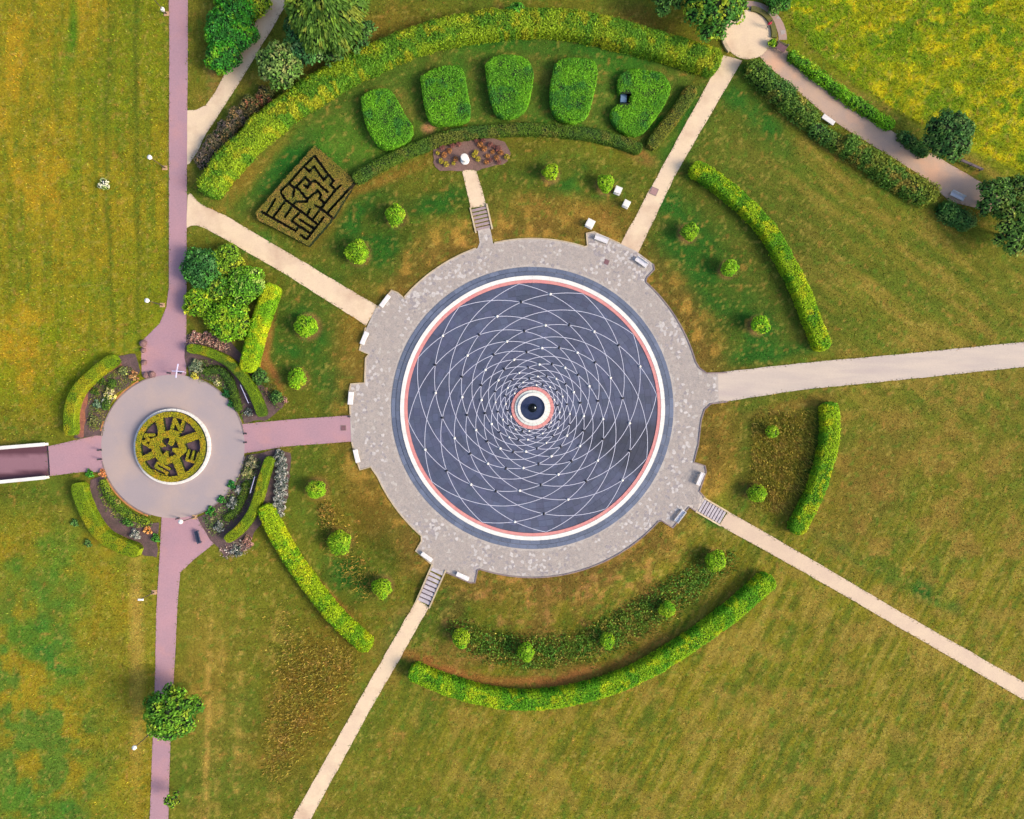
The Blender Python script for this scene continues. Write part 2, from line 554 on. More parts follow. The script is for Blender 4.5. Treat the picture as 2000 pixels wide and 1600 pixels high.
    mixc(sg * smst(0.36, 0.56, n2) * 0.75, S(118, 94, 50))
    mixc(sg * smst(0.6, 0.72, n4) * 0.5, S(166, 118, 84))
    for q in ((1140, 415, 130, 26, 8, S(142, 108, 56)), (640, 420, 22, 80, 35, S(138, 108, 52)), (620, 960, 26, 30, 0, S(132, 104, 46)), (700, 1000, 60, 60, 45, S(122, 98, 42)),
              (690, 640, 36, 80, 10, S(138, 110, 50)), (760, 350, 120, 10, -22, S(150, 110, 54)), (1420, 870, 40, 70, 0, S(116, 94, 44)), (470, 330, 12, 60, 40, S(140, 110, 56)),
              (1700, 950, 60, 120, 20, S(126, 100, 52)), (770, 60, 60, 40, 0, S(124, 102, 44)), (1240, 40, 60, 26, 10, S(110, 92, 44)), (385, 100, 14, 110, 0, S(112, 108, 38)),
              (415, 150, 10, 50, 0, S(156, 122, 76))):
        mixc(ell(gx, gy, *q[:5], 0.75) * (0.3 + 0.7 * n2), q[5])
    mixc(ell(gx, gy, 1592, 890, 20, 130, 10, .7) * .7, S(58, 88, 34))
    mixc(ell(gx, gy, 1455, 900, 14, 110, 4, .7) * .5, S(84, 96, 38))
    mixc(ell(gx, gy, 1540, 795, 80, 12, -14, .7) * .5, S(150, 110, 62))
    # bare earth strips: along hedge feet and round shrubs
    pts = [(812, 1290), (870, 1316), (930, 1330), (990, 1338), (1050, 1338), (1110, 1330), (1170, 1314), (1230, 1292), (1290, 1260)]
    for (sx, sy) in pts:
        mixc(ell(gx, gy, sx, sy, 42, 10, 14 if sx < 950 else (0 if sx < 1100 else -24), 0.7) * ((0.45 if sx < 1150 else .15) + 0.5 * n2), S(166, 104, 70))
    for (sx, sy, w, h, an) in ((545, 1060, 9, 60, -28), (520, 680, 8, 70, 12), (535, 730, 7, 40, -25), (640, 1170, 8, 60, -42)):
        mixc(ell(gx, gy, sx, sy, w, h, an, 0.7) * (0.4 + 0.5 * n2), S(168, 106, 70))
    for (sx, sy, sr, sh) in SHRUBS:
        fx, fy, _ = P(sx, sy, sh * 0.55)
        k = 1000 + fx * PX, 800 - fy * PX
        amt = 0.85 if (sx, sy) in ((1347, 453), (1425, 524), (1485, 635), (1076, 337), (1183, 358), (598, 637), (580, 739)) else 0.6
        mixc(ell(gx, gy, k[0], k[1], sr * 1.25, sr * 1.25, 0, 0.25) * amt * (0.6 + 0.5 * n2), S(152, 114, 86))
    mixc(ell(gx, gy, 1245, 300, 34, 14, 30, .6) * (.4 + .6 * n2), S(150, 112, 70))
    mixc(ell(gx, gy, 838, 254, 12, 9, 0, .6), S(190, 136, 110))
    # overall grain
    g = 0.80 + 0.40 * n4 + 0.25 * (fbm(x, y, 0.8, 21, 2) - 0.5)
    col = col * g[..., None] * (1.13 + .22 * tm + .16 * lm + .06 * ll - .12 * (1 - smst(420, 640, rr)))[..., None] * np.array([1.0, 1.03, .70])
    # straw, moss and clay coloured flecks
    f1 = vn(x, y, .36, 91)
    f2 = vn(x, y, .42, 95)
    mixc(smst(.74, .9, f1) * .45, S(182, 162, 76))
    mixc(smst(.76, .92, f2) * .5, S(84, 128, 36))
    mixc(smst(.86, .97, vn(x, y, .6, 99)) * .5, S(184, 134, 66))
    far = np.maximum(smst(80.2, 99, np.abs(x)), smst(64.2, 83, np.abs(y)))
    mixc(far, S(118, 116, 36) * 1.1)
    return np.clip(col, 0.004, 0.9)


xs = np.concatenate([[-2000, -900, -400, -200, -130, -100], np.arange(-80, 80.01, 0.32), [100, 130, 200, 400, 900, 2000]])
ys = np.concatenate([[-2000, -900, -400, -200, -120, -84], np.arange(-64, 64.01, 0.32), [84, 120, 200, 400, 900, 2000]])
GX, GY = np.meshgrid(xs, ys, indexing='ij')
inner = (np.abs(GX) < 80.5) & (np.abs(GY) < 64.5)
GZ = terr(GX, GY) + np.where(inner, (fbm(GX, GY, 6, 31) - 0.5) * 0.05, 0) - 0.03
nx, ny = GX.shape
V = np.stack([GX, GY, GZ], -1).reshape(-1, 3)
ii = np.arange(nx * ny).reshape(nx, ny)
F = np.stack([ii[:-1, :-1], ii[1:, :-1], ii[1:, 1:], ii[:-1, 1:]], -1).reshape(-1, 4)
lawn = obj('lawn', npmesh('lawn', V, F, M['lawn'], tint=ground_colour(GX, GY).reshape(-1, 3), smooth=True))
tag(lawn, 'mown lawn and meadow, patchy green and straw-coloured', kind='structure')


# ------------------------------------------------------------------ draped surfaces
def densify(pts, step=1.0, closed=False):
    out = []
    n = len(pts)
    for i in range(n if closed else n - 1):
        a, b = pts[i], pts[(i + 1) % n]
        d = math.hypot(b[0] - a[0], b[1] - a[1])
        k = max(1, int(math.ceil(d / step)))
        for j in range(k):
            t = j / k
            out.append((a[0] + (b[0] - a[0]) * t, a[1] + (b[1] - a[1]) * t))
    if not closed:
        out.append(pts[-1])
    return out


def drape_world(name, outline, zoff, m, step=1.2, parent=None, holes=None, tintfn=None, wob=0.0):
    out = densify(outline, step, True)
    if wob:
        out = [(x + wob * (float(vn(x, y, 0.9, 41)) - .5), y + wob * (float(vn(x, y, 0.9, 47)) - .5)) for x, y in out]
    arr = np.array(out)
    x0, y0 = arr.min(0)
    x1, y1 = arr.max(0)
    gx, gy = np.meshgrid(np.arange(x0 + step / 2, x1, step), np.arange(y0 + step / 2, y1, step))
    gx, gy = gx.ravel(), gy.ravel()
    k = inpoly(gx, gy, out)
    gx, gy = gx[k], gy[k]
    # keep interior points off the border
    if len(gx):
        d = np.min(np.hypot(gx[:, None] - arr[None, :, 0], gy[:, None] - arr[None, :, 1]), 1)
        gx, gy = gx[d > step * .4], gy[d > step * .4]
    pts = [Vector(p) for p in out] + [Vector((a, b)) for a, b in zip(gx, gy)]
    n = len(out)
    edges = [(i, (i + 1) % n) for i in range(n)]
    vv, _, ff, *_ = delaunay_2d_cdt(pts, edges, [], 1, 1e-5)
    V = np.array([(p.x, p.y) for p in vv])
    Z = terr(V[:, 0], V[:, 1]) + zoff
    ff = [f if ((vv[f[1]] - vv[f[0]]).cross(vv[f[2]] - vv[f[0]]) > 0) else list(reversed(f)) for f in ff]
    t = tintfn(V[:, 0], V[:, 1]) if tintfn else None
    me = npmesh(name, np.column_stack([V, Z]), np.array(ff), m, tint=t, smooth=True)
    return obj(name, me, parent)


def drape(name, px_outline, zoff, m, step=1.2, kind='structure', wob=0.0, tintfn=None, parent=None):
    o = drape_world(name, [P2(*p) for p in px_outline], zoff, m, step, wob=wob, tintfn=tintfn, parent=parent)
    if kind and parent is None:
        tag(o, kind=kind)
    return o


def strip(poly_world, width, h, name, m, parent=None, zbase=-0.1, closed=False, step=0.8):
    """kerb or low wall: a rectangular section swept along a ground polyline"""
    pts = densify(poly_world, step, closed)
    n = len(pts)
    vs, fs = [], []
    for i, p in enumerate(pts):
        a = pts[(i - 1) % n] if (closed or i > 0) else p
        b = pts[(i + 1) % n] if (closed or i < n - 1) else p
        d = Vector((b[0] - a[0], b[1] - a[1])).normalized()
        nn = Vector((-d.y, d.x)) * width / 2
        z = float(terr(*p))
        for s, zz in ((-1, zbase), (-1, h), (1, h), (1, zbase)):
            vs.append((p[0] + nn.x * s, p[1] + nn.y * s, z + zz))
    for i in range(n if closed else n - 1):
        j = (i + 1) % n
        for k in range(3):
            fs.append((i * 4 + k, j * 4 + k, j * 4 + k + 1, i * 4 + k + 1))
    if not closed:
        fs.append((3, 2, 1, 0))
        e = (n - 1) * 4
        fs.append((e, e + 1, e + 2, e + 3))
    mb = MB()
    mb.add(vs, fs)
    return mb.build(name, m, parent)


def PL(pts):
    return [P2(*p) for p in pts]


def carc(cx, cy, r, a0, a1, n):
    return [(cx + r * math.cos(R(a0 + (a1 - a0) * i / n)), cy - r * math.sin(R(a0 + (a1 - a0) * i / n))) for i in range(n + 1)]


def pc(a0, a1, n=24, r=330):
    return carc(1040, 797, r, a0, a1, n)


# gravel paths
drape('gravel_path', [(1205, 490), (1275, 360), (1345, 232), (1412, 108), (1450, 118), (1375, 245), (1315, 350), (1246, 496)], 0.012, M['gravel'], wob=0.12)
drape('gravel_path', [(738, 598), (650, 546), (560, 492), (480, 445), (440, 421), (405, 405), (386, 394), (372, 378), (366, 380), (364, 446), (372, 441), (385, 440), (400, 446), (430, 462), (560, 537), (640, 588), (715, 636)], 0.012, M['gravel'], wob=0.12)
drape('gravel_path', [(590, -60), (566, -4), (540, 42), (512, 88), (470, 158), (432, 216), (402, 262), (384, 300), (370, 320), (364, 322), (364, 216), (384, 215), (402, 206), (420, 180), (446, 132), (475, 86), (502, 38), (527, 0), (552, -60)], 0.012, M['gravel'], wob=0.12)
drape('gravel_path', [(1390, 729), (1560, 710), (1800, 688), (2010, 667), (2400, 630), (2400, 676), (2010, 716), (1800, 738), (1560, 762), (1395, 788)], 0.012,
      mat('pinkish_gravel', S(203, 188, 177), S(214, 197, 182), scale=0.35, fine=9, fineamt=0.12, bump=0.01, bumpscale=30, third=S(198, 182, 174), thirdscale=0.2, stretch=(0.4, 2.5, R(8))), wob=0.10)
drape('gravel_path', [(1422, 999), (1560, 1078), (1760, 1196), (2010, 1338), (2300, 1502), (2300, 1540), (2010, 1373), (1760, 1228), (1560, 1112), (1405, 1026)], 0.012,
      mat('buff_gravel', S(230, 205, 176), S(220, 194, 170), scale=0.4, fine=9, fineamt=0.10, bump=0.01, bumpscale=30), wob=0.10)
drape('gravel_path', [(814, 1170), (760, 1265), (690, 1388), (570, 1600), (500, 1730), (540, 1730), (607, 1600), (720, 1392), (782, 1285), (838, 1186)], 0.012, M['gravel'], wob=0.12)
drape('gravel_path', [(902, 332), (910, 365), (919, 406), (950, 402), (940, 365), (929, 332)], 0.012, M['gravel'], wob=0.06)
# promenade, gravel circle
drape('promenade_path', [(1478, 102), (1500, 130), (1550, 172), (1600, 214), (1640, 245), (1690, 276), (1760, 318), (1800, 345), (1838, 378), (1852, 392), (1890, 402), (1960, 420),
                         (2010, 400), (1925, 360), (1880, 335), (1800, 290), (1740, 255), (1680, 212), (1600, 148), (1552, 108), (1528, 94), (1505, 88)], 0.014,
      mat('rose_gravel', S(208, 176, 152), S(192, 166, 152), scale=0.3, fine=9, fineamt=0.14, bump=0.01, bumpscale=30, third=S(226, 180, 150), thirdscale=0.2), wob=0.15)
drape('gravel_court', carc(1461, 68, 48, 0, 360, 40)[:-1], 0.020, M['gravel'], step=1.0, wob=0.1)
# tarmac roads
drape('tarmac_road', [(331, -90), (330, 0), (330, 300), (330, 560), (325, 600), (312, 632), (292, 652), (280, 664), (276, 690), (277, 730), (290, 745), (355, 745), (364, 730), (364, 600), (365, 400), (366, 200), (367, 0), (367, -90)], 0.024, M['tarmac'], wob=0.06)
drape('tarmac_road', [(316, 1005), (312, 1090), (305, 1200), (300, 1400), (291, 1640), (288, 1720), (322, 1720), (328, 1640), (334, 1400), (346, 1200), (352, 1118), (380, 1092), (418, 1062), (396, 1030), (384, 1008)], 0.024, M['tarmac'], wob=0.06)
drape('tarmac_road', [(93, 872), (200, 848), (206, 922), (160, 922), (96, 930)], 0.024, M['tarmac'], wob=0.05)
drape('tarmac_road', [(474, 828), (560, 820), (692, 811), (694, 862), (560, 872), (474, 886)], 0.024, M['tarmac'], wob=0.06)


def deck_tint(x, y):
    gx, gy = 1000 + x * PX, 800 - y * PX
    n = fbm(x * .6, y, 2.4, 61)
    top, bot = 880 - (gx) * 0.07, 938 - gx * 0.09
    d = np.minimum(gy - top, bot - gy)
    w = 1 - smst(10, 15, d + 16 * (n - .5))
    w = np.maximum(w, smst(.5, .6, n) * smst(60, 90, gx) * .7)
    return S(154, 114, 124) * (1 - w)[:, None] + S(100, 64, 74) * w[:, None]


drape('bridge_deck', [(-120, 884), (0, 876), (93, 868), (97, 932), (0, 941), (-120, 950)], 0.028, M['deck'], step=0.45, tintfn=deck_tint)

# compass court (round tarmac)
CCX, CCY = 338.0, 872.0
drape('compass_court', carc(CCX, CCY, 140, 0, 360, 90)[:-1], 0.034, M['oldtarmac'])
kerb_court = empty('court_kerb', P(CCX, CCY), None, None)
tag(kerb_court, kind='structure')
for a0, a1 in ((10, 75), (108, 172), (192, 252), (288, 352)):
    o = strip(PL(carc(CCX, CCY, 141, a0, a1, 20)), 0.14, 0.09, 'kerb_run', M['kerb'])
    o.parent = kerb_court
    o.matrix_parent_inverse = Matrix.Translation(kerb_court.location).inverted()

# added orange strips: sunlit edges of the low box hedging, put into colour
for pts in (carc(CCX, CCY, 144, 118, 140, 10), carc(CCX, CCY, 144, 160, 168, 4), carc(CCX, CCY, 144, 206, 250, 14)):
    o = strip(PL(pts), 0.20, 0.07, 'brick_edging', M['brick'])
    o.parent = kerb_court
    o.matrix_parent_inverse = Matrix.Translation(kerb_court.location).inverted()

# plaza
PLAZA = ([(1147, 480), (1145, 456), (1160, 453), (1213, 477), (1241, 490), (1276, 516), (1278, 527), (1263, 543)] + pc(48, 18, 16) +
         [(1358, 706), (1366, 719), (1380, 728), (1402, 729), (1404, 786), (1388, 789), (1376, 800), (1369, 822), (1364, 868), (1355, 903), (1377, 910), (1379, 922), (1366, 960),
          (1376, 976), (1362, 999), (1346, 990), (1314, 1031), (1292, 1017)] + pc(-42, -108, 30) +
         [(933, 1113), (928, 1138), (918, 1138), (870, 1116), (866, 1122), (844, 1108), (846, 1103), (812, 1076), (823, 1057)] + pc(-131, -156, 14) +
         [(724, 912), (703, 918), (694, 890), (686, 862), (684, 812), (682, 765), (685, 750), (712, 748), (714, 700), (720, 692), (702, 684), (716, 640), (733, 604), (765, 567), (777, 572), (791, 584)] +
         pc(139, 109, 14) + [(937, 474), (933, 450), (957, 445), (962, 470)] + pc(103.5, 72, 16))
plaza = drape('plaza', PLAZA, 0.042, M['mortar'], step=1.5)
PW = PL(PLAZA)
pk = empty('plaza_kerb', (PCX, PCY, 0))
tag(pk, kind='structure')


def kerbrun(pts, w=0.16, h=0.14, m='kerb', par=pk):
    o = strip(PL(pts), w, h, 'kerb_run', M[m])
    o.parent = par
    o.matrix_parent_inverse = Matrix.Translation(par.location).inverted()


kerbrun([(1276, 516), (1278, 527), (1263, 543)] + pc(48, 18, 16, 331) + [(1358, 706), (1366, 719), (1380, 729), (1420, 728)])
kerbrun([(1420, 785), (1388, 789), (1376, 800), (1369, 822), (1364, 868), (1355, 903), (1377, 910), (1379, 922), (1366, 960), (1378, 974)])
kerbrun([(1360, 999), (1346, 990), (1314, 1031), (1292, 1017)] + pc(-42, -108, 30, 331) + [(933, 1113), (928, 1138), (918, 1138), (870, 1117)])
kerbrun([(845, 1104), (812, 1076), (823, 1057)] + pc(-131, -156, 14, 331) + [(724, 912), (703, 918), (694, 890), (687, 864)], 0.14, 0.12, 'palekerb')
kerbrun([(684, 810), (682, 765), (685, 750), (712, 748), (714, 700), (720, 692), (702, 684), (714, 640)], 0.14, 0.12, 'palekerb')
kerbrun([(737, 601), (765, 567), (777, 572), (791, 584)] + pc(139, 109.5, 14, 331), 0.14, 0.12, 'palekerb')
kerbrun(pc(103, 72, 16, 331) + [(1147, 480), (1145, 456), (1160, 453), (1211, 476)], 0.14, 0.12, 'palekerb')


# crazy paving: every stone its own little slab, joints recessed
def clip(poly, nx_, ny_, d):
    out = []
    n = len(poly)
    for i in range(n):
        a, b = poly[i], poly[(i + 1) % n]
        da, db = a[0] * nx_ + a[1] * ny_ - d, b[0] * nx_ + b[1] * ny_ - d
        if da <= 0:
            out.append(a)
        if (da < 0 < db) or (db < 0 < da):
            t = da / (da - db)
            out.append((a[0] + (b[0] - a[0]) * t, a[1] + (b[1] - a[1]) * t))
    return out


def stones(poly_world, cell, joint, inner_r=None, centre=(PCX, PCY), seed=1):
    rg = np.random.default_rng(seed)
    arr = np.array(poly_world)
    x0, y0 = arr.min(0) - cell
    x1, y1 = arr.max(0) + cell
    n_x, n_y = int((x1 - x0) / cell) + 1, int((y1 - y0) / cell) + 1
    jx = x0 + (np.arange(n_x)[:, None] + rg.uniform(-.1, 1.1, (n_x, n_y))) * cell
    jy = y0 + (np.arange(n_y)[None, :] + rg.uniform(-.1, 1.1, (n_x, n_y))) * cell
    ok = inpoly(jx, jy, poly_world)
    if inner_r:
        ok &= np.hypot(jx - centre[0], jy - centre[1]) > inner_r + cell * .3
    res = []
    for i in range(1, n_x - 1):
        for j in range(1, n_y - 1):
            if not ok[i, j]:
                continue
            px, py = jx[i, j], jy[i, j]
            poly = [(px - cell * 1.1, py - cell * 1.1), (px + cell * 1.1, py - cell * 1.1), (px + cell * 1.1, py + cell * 1.1), (px - cell * 1.1, py + cell * 1.1)]
            for di in (-2, -1, 0, 1, 2):
                for dj in (-2, -1, 0, 1, 2):
                    a, b = i + di, j + dj
                    if (di or dj) and 0 <= a < n_x and 0 <= b < n_y:
                        qx, qy = jx[a, b], jy[a, b]
                        ex, ey = qx - px, qy - py
                        l = math.hypot(ex, ey)
                        if l < 1e-4:
                            continue
                        ex, ey = ex / l, ey / l
                        poly = clip(poly, ex, ey, px * ex + py * ey + l / 2 - joint / 2)
                        if len(poly) < 3:
                            break
                if len(poly) < 3:
                    break
            if len(poly) < 3:
                continue
            if inner_r and min(math.hypot(a - centre[0], b - centre[1]) for a, b in poly) < inner_r:
                continue
            pa = np.array(poly)
            if not inpoly(pa[:, 0], pa[:, 1], poly_world).all():
                continue
            ar = 0.5 * abs(sum(pa[k, 0] * pa[(k + 1) % len(pa), 1] - pa[(k + 1) % len(pa), 0] * pa[k, 1] for k in range(len(pa))))
            if ar > 0.03:
                res.append((ar, pa))
    return res


def slab(pa, z0, z1):
    n = len(pa)
    c = pa.mean(0)
    top = c + (pa - c) * 0.96
    vs = [(p[0], p[1], z0) for p in pa] + [(p[0], p[1], z1 - .006) for p in pa] + [(p[0], p[1], z1) for p in top]
    fs = [tuple(range(2 * n, 3 * n))]
    for i in range(n):
        j = (i + 1) % n
        fs.append((i, j, n + j, n + i))
        fs.append((n + i, n + j, 2 * n + j, 2 * n + i))
    return vs, fs


def stone_tint(cx, cy, rg):
    pal = [S(188, 177, 174), S(184, 174, 172), S(191, 180, 176), S(180, 171, 170), S(195, 184, 179), S(186, 174, 171), S(206, 198, 194)]
    w = [.26, .2, .18, .14, .1, .1, .02]
    gx, gy = 1000 + cx * PX, 800 - cy * PX
    rr = math.hypot(gx - 1040, gy - 797)
    n = float(fbm(np.array([cx]), np.array([cy]), 4.5, 71)[0])
    bright = max(0, n - .45) * 3.5 * (1 if rr > 288 else .4)
    t = pal[rg.choice(len(pal), p=w)] * rg.uniform(.96, 1.03) * np.array([.93, .92, .87])
    if rg.random() < bright * .22:
        t = S(212, 204, 200) * rg.uniform(.9, 1.05)
    elif rg.random() < bright * .22:
        t = S(168, 159, 160) * rg.uniform(.9, 1.05)
    return t


def paving(parent, sts, zoff, keep, m, seed, pname='paving_stone'):
    rg = np.random.default_rng(seed)
    sts = sorted(sts, key=lambda s: -s[0])
    big, rest = sts[:keep], sts[keep:]
    for ar, pa in big:
        c = pa.mean(0)
        z = float(terr(*c))
        vs, fs = slab(pa - c, -.03, zoff + rg.uniform(.010, .022))
        me = bpy.data.meshes.new(pname)
        me.from_pydata(vs, [], fs)
        me.materials.append(m)
        t = np.ones((len(vs), 4), np.float32)
        t[:, :3] = stone_tint(c[0], c[1], rg)
        me.attributes.new('tint', 'FLOAT_COLOR', 'POINT').data.foreach_set('color', t.ravel())
        o = bpy.data.objects.new(pname, me)
        o.location = (c[0], c[1], z)
        link(o, parent)
        o.matrix_parent_inverse = Matrix.Translation(parent.location).inverted()
    if rest:
        vs, fs, ts = [], [], []
        for ar, pa in rest:
            c = pa.mean(0)
            z = float(terr(*c))
            a, b = slab(pa, z - .03, z + zoff + rg.uniform(.008, .020))
            n = len(vs)
            vs += a
            fs += [tuple(i + n for i in f) for f in b]
            ts += [stone_tint(c[0], c[1], rg)] * len(a)
        me = bpy.data.meshes.new(pname + 's')
        me.from_pydata(vs, [], fs)
        me.materials.append(m)
        t = np.ones((len(vs), 4), np.float32)
        t[:, :3] = np.array(ts)
        me.attributes.new('tint', 'FLOAT_COLOR', 'POINT').data.foreach_set('color', t.ravel())
        o = bpy.data.objects.new('small_paving_stones', me)
        link(o, parent)
        o.matrix_parent_inverse = Matrix.Translation(parent.location).inverted()
        tag(o, kind='stuff')


paving(plaza, stones(PW, 0.37, 0.028, 19.72), 0.042, 300, M['crazy'], 5)

# flagged path round the gravel court
fp_out = carc(1461, 78, 76, 92, 0, 14)
fp_in = carc(1461, 78, 60, 0, 92, 14)
flag = drape('flagged_path', fp_out + fp_in, 0.016, mat('flag_bedding', S(188, 152, 138), S(170, 150, 140), scale=1, fine=8, fineamt=.2), step=0.9)
paving(flag, stones(PL(fp_out + fp_in), 0.75, 0.05, seed=3), 0.016, 300, M['flag'], 9, 'flagstone')
tag(strip(PL(carc(1461, 68, 50, 150, 222, 14)), 0.45, 0.35, 'stone_wall', M['palekerb']), 'low curved pale stone wall beside the gravel court under the tree', 'wall')
tag(strip(PL(carc(1461, 68, 50, -8, 84, 16)), 0.7, 0.30, 'planted_bank', mat('turf_bank', S(112, 112, 40), S(96, 92, 60), scale=.8, fine=5, fineamt=.4)), kind='structure')

# ------------------------------------------------------------------ fountain
fount = empty('fountain', (PCX, PCY, 0.04), 'huge round slate fountain floor with white spiral lines and pink rim', 'fountain')


def sector(r0, r1, a0, a1, z0, z1, n=4, bev=0.012):
    vs, fs = [], []
    for (rr0, rr1, z) in ((r0, r1, z0), (r0, r1, z1 - bev), (r0 + bev, r1 - bev, z1)):
        for i in range(n + 1):
            a = a0 + (a1 - a0) * i / n
            ca, sa = math.cos(a), math.sin(a)
            vs.append((rr0 * ca, rr0 * sa, z))
            vs.append((rr1 * ca, rr1 * sa, z))
    m = 2 * (n + 1)
    for i in range(n):
        k = 2 * i
        fs.append((2 * m + k, 2 * m + k + 1, 2 * m + k + 3, 2 * m + k + 2))
        for lv in (0, m):
            fs.append((lv + k, lv + m + k, lv + m + k + 2, lv + k + 2))
            fs.append((lv + k + 1, lv + k + 3, lv + m + k + 3, lv + m + k + 1))
    for lv in (0, m):
        fs.append((lv, lv + 1, lv + m + 1, lv + m))
        e = 2 * n
        fs.append((lv + e, lv + m + e, lv + m + e + 1, lv + e + 1))
    return vs, fs


def ring_stones(name, r0, r1, z0, z1, count, m, gap=0.02, tints=None, off=0.0):
    da = 2 * math.pi / count
    ga = gap / ((r0 + r1) / 2)
    variants = []
    for k in range(4 if tints else 1):
        vs, fs = sector(r0, r1, ga / 2, da - ga / 2, z0, z1, 3)
        me = bpy.data.meshes.new(name)
        me.from_pydata(vs, [], fs)
        me.materials.append(m)
        if tints:
            t = np.ones((len(vs), 4), np.float32)
            t[:, :3] = tints[k % len(tints)]
            me.attributes.new('tint', 'FLOAT_COLOR', 'POINT').data.foreach_set('color', t.ravel())
        variants.append(me)
    for i in range(count):
        o = bpy.data.objects.new(name, variants[random.randrange(len(variants))])
        o.rotation_euler = (0, 0, i * da + off)
        link(o, fount)


STT = [S(106, 116, 140), S(98, 108, 132), S(114, 124, 148), S(102, 112, 134)]
ring_stones('step_block', 19.08, 19.66, -.08, 0.07, 90, M['slatestep'], 0.03, STT)
ring_stones('step_block', 18.46, 19.04, -.08, 0.13, 86, M['slatestep'], 0.03, [t * .9 for t in STT], 0.02)
ring_stones('rim_stone', 17.88, 18.44, -.08, 0.21, 96, M['white'], 0.012)
ring_stones('inner_rim_stone', 17.42, 17.86, -.08, 0.18, 96, M['pink'], 0.022)
ring_stones('pink_kerb_stone', 2.50, 2.96, -.08, 0.32, 24, M['pink'], 0.03)
ring_stones('white_kerb_stone', 2.10, 2.48, -.08, 0.42, 24, mat('grey_white_stone', S(232, 236, 226), S(220, 224, 220), scale=1, fine=5, fineamt=.08), 0.02)
ring_stones('white_kerb_stone', 1.70, 2.09, -.08, 0.60, 24, M['white'], 0.012)
mb = MB()
mb.lathe([(1.72, -.05), (1.72, 0.34)], 48)
mb.build('basin', M['basin'], fount)
mb = MB()
mb.lathe([(0.62, 0.32), (0.60, 0.42), (0.40, 0.50), (0.26, 0.9), (0.20, 1.5), (0.24, 1.6), (0.10, 1.75), (0.05, 2.4), (0.01, 2.7)], 20)
fin = mb.build('jet_column', M['bronze'], fount, smooth=True)
mb = MB()
mb.lathe([(0.02, 0), (0.13, .05), (0.17, .16), (0.13, .27), (0.02, .32)], 14)
mb.build('polished_nozzle', M['steel'], fin, loc=(0.28, 0.06, 0.62), smooth=True)

# slate slabs in rings, with a darker wedge on one side
vs, fs, ts = [], [], []
rg = np.random.default_rng(11)
edges_r = np.linspace(2.97, 17.41, 18)
for i in range(17):
    r0, r1 = edges_r[i], edges_r[i + 1]
    cnt = max(12, int(round(2 * math.pi * (r0 + r1) / 2 / 1.05)))
    off = rg.uniform(0, 6.28)
    da = 2 * math.pi / cnt
    for k in range(cnt):
        a, b = sector(r0 + .008, r1 - .008, off + k * da + .008 / r1, off + (k + 1) * da - .008 / r1, 0.04, 0.11 + rg.uniform(-.002, .002), 4, .004)
        n = len(vs)
        vs += a
        fs += [tuple(q + n for q in f) for f in b]
        ts += [rg.uniform(.84, 1.16) * (1 + rg.uniform(-.03, .03, 3))] * len(a)
vs = np.array(vs)
ang = np.degrees(np.arctan2(vs[:, 1], vs[:, 0]))
rad = np.hypot(vs[:, 0], vs[:, 1])
nz = fbm(vs[:, 0], vs[:, 1], 2.2, 81)
dark_wedge = smst(-38, -31, ang + 8 * (nz - .5)) * (1 - smst(-12, -2, ang + 14 * (nz - .5))) * smst(4.0, 9.5, rad + 5 * (nz - .5))
T = np.array(ts) * S(82, 88, 113) * (0.74 + .52 * fbm(vs[:, 0], vs[:, 1], 5, 83))[:, None]
T = T * (1 - .52 * dark_wedge)[:, None]
me = bpy.data.meshes.new('slate_paving')
me.from_pydata([tuple(v) for v in vs], [], fs)
me.materials.append(M['slate'])
t4 = np.ones((len(vs), 4), np.float32)
t4[:, :3] = T
me.attributes.new('tint', 'FLOAT_COLOR', 'POINT').data.foreach_set('color', t4.ravel())
sp = obj('slate_paving', me, fount)
tag(sp, kind='stuff')
# bedding under the slabs
mb = MB()
mb.lathe([(17.45, -.06), (17.41, .07)], 96)
mb.build('slab_bedding', mat('slab_bedding', S(66, 70, 92), fine=4, fineamt=.2), fount)

# white inlaid spirals, 12 each way
R0, R1 = 17.38, 3.0
KD = 0.0801 / R(15)
TH = R(6.15)
total = math.log(R0 / R1) / KD
for fam in (1, -1):
    for j in range(12):
        v2, f2 = [], []
        nseg = 130
        w = 0.034
        z = 0.128 + (0.004 if fam > 0 else 0.0)
        for i in range(nseg + 1):
            th = total * i / nseg
            r = R0 * math.exp(-KD * th)
            a = TH + R(30) * j + fam * th
            # ribbon offset across the curve
            tx, ty = -math.sin(a) * fam - KD * math.cos(a), math.cos(a) * fam - KD * math.sin(a)
            l = math.hypot(tx, ty)
            nxv, nyv = -ty / l, tx / l
            for s, zz in ((-1, .10), (-1, z), (1, z), (1, .10)):
                v2.append((r * math.cos(a) + nxv * w * s, r * math.sin(a) + nyv * w * s, zz))
        for i in range(nseg):
            for k in range(3):
                f2.append((i * 4 + k, i * 4 + 4 + k, i * 4 + 5 + k, i * 4 + 1 + k))
        mb = MB()
        mb.add(v2, f2)
        mb.build('inlaid_line', M['inlay'], fount)
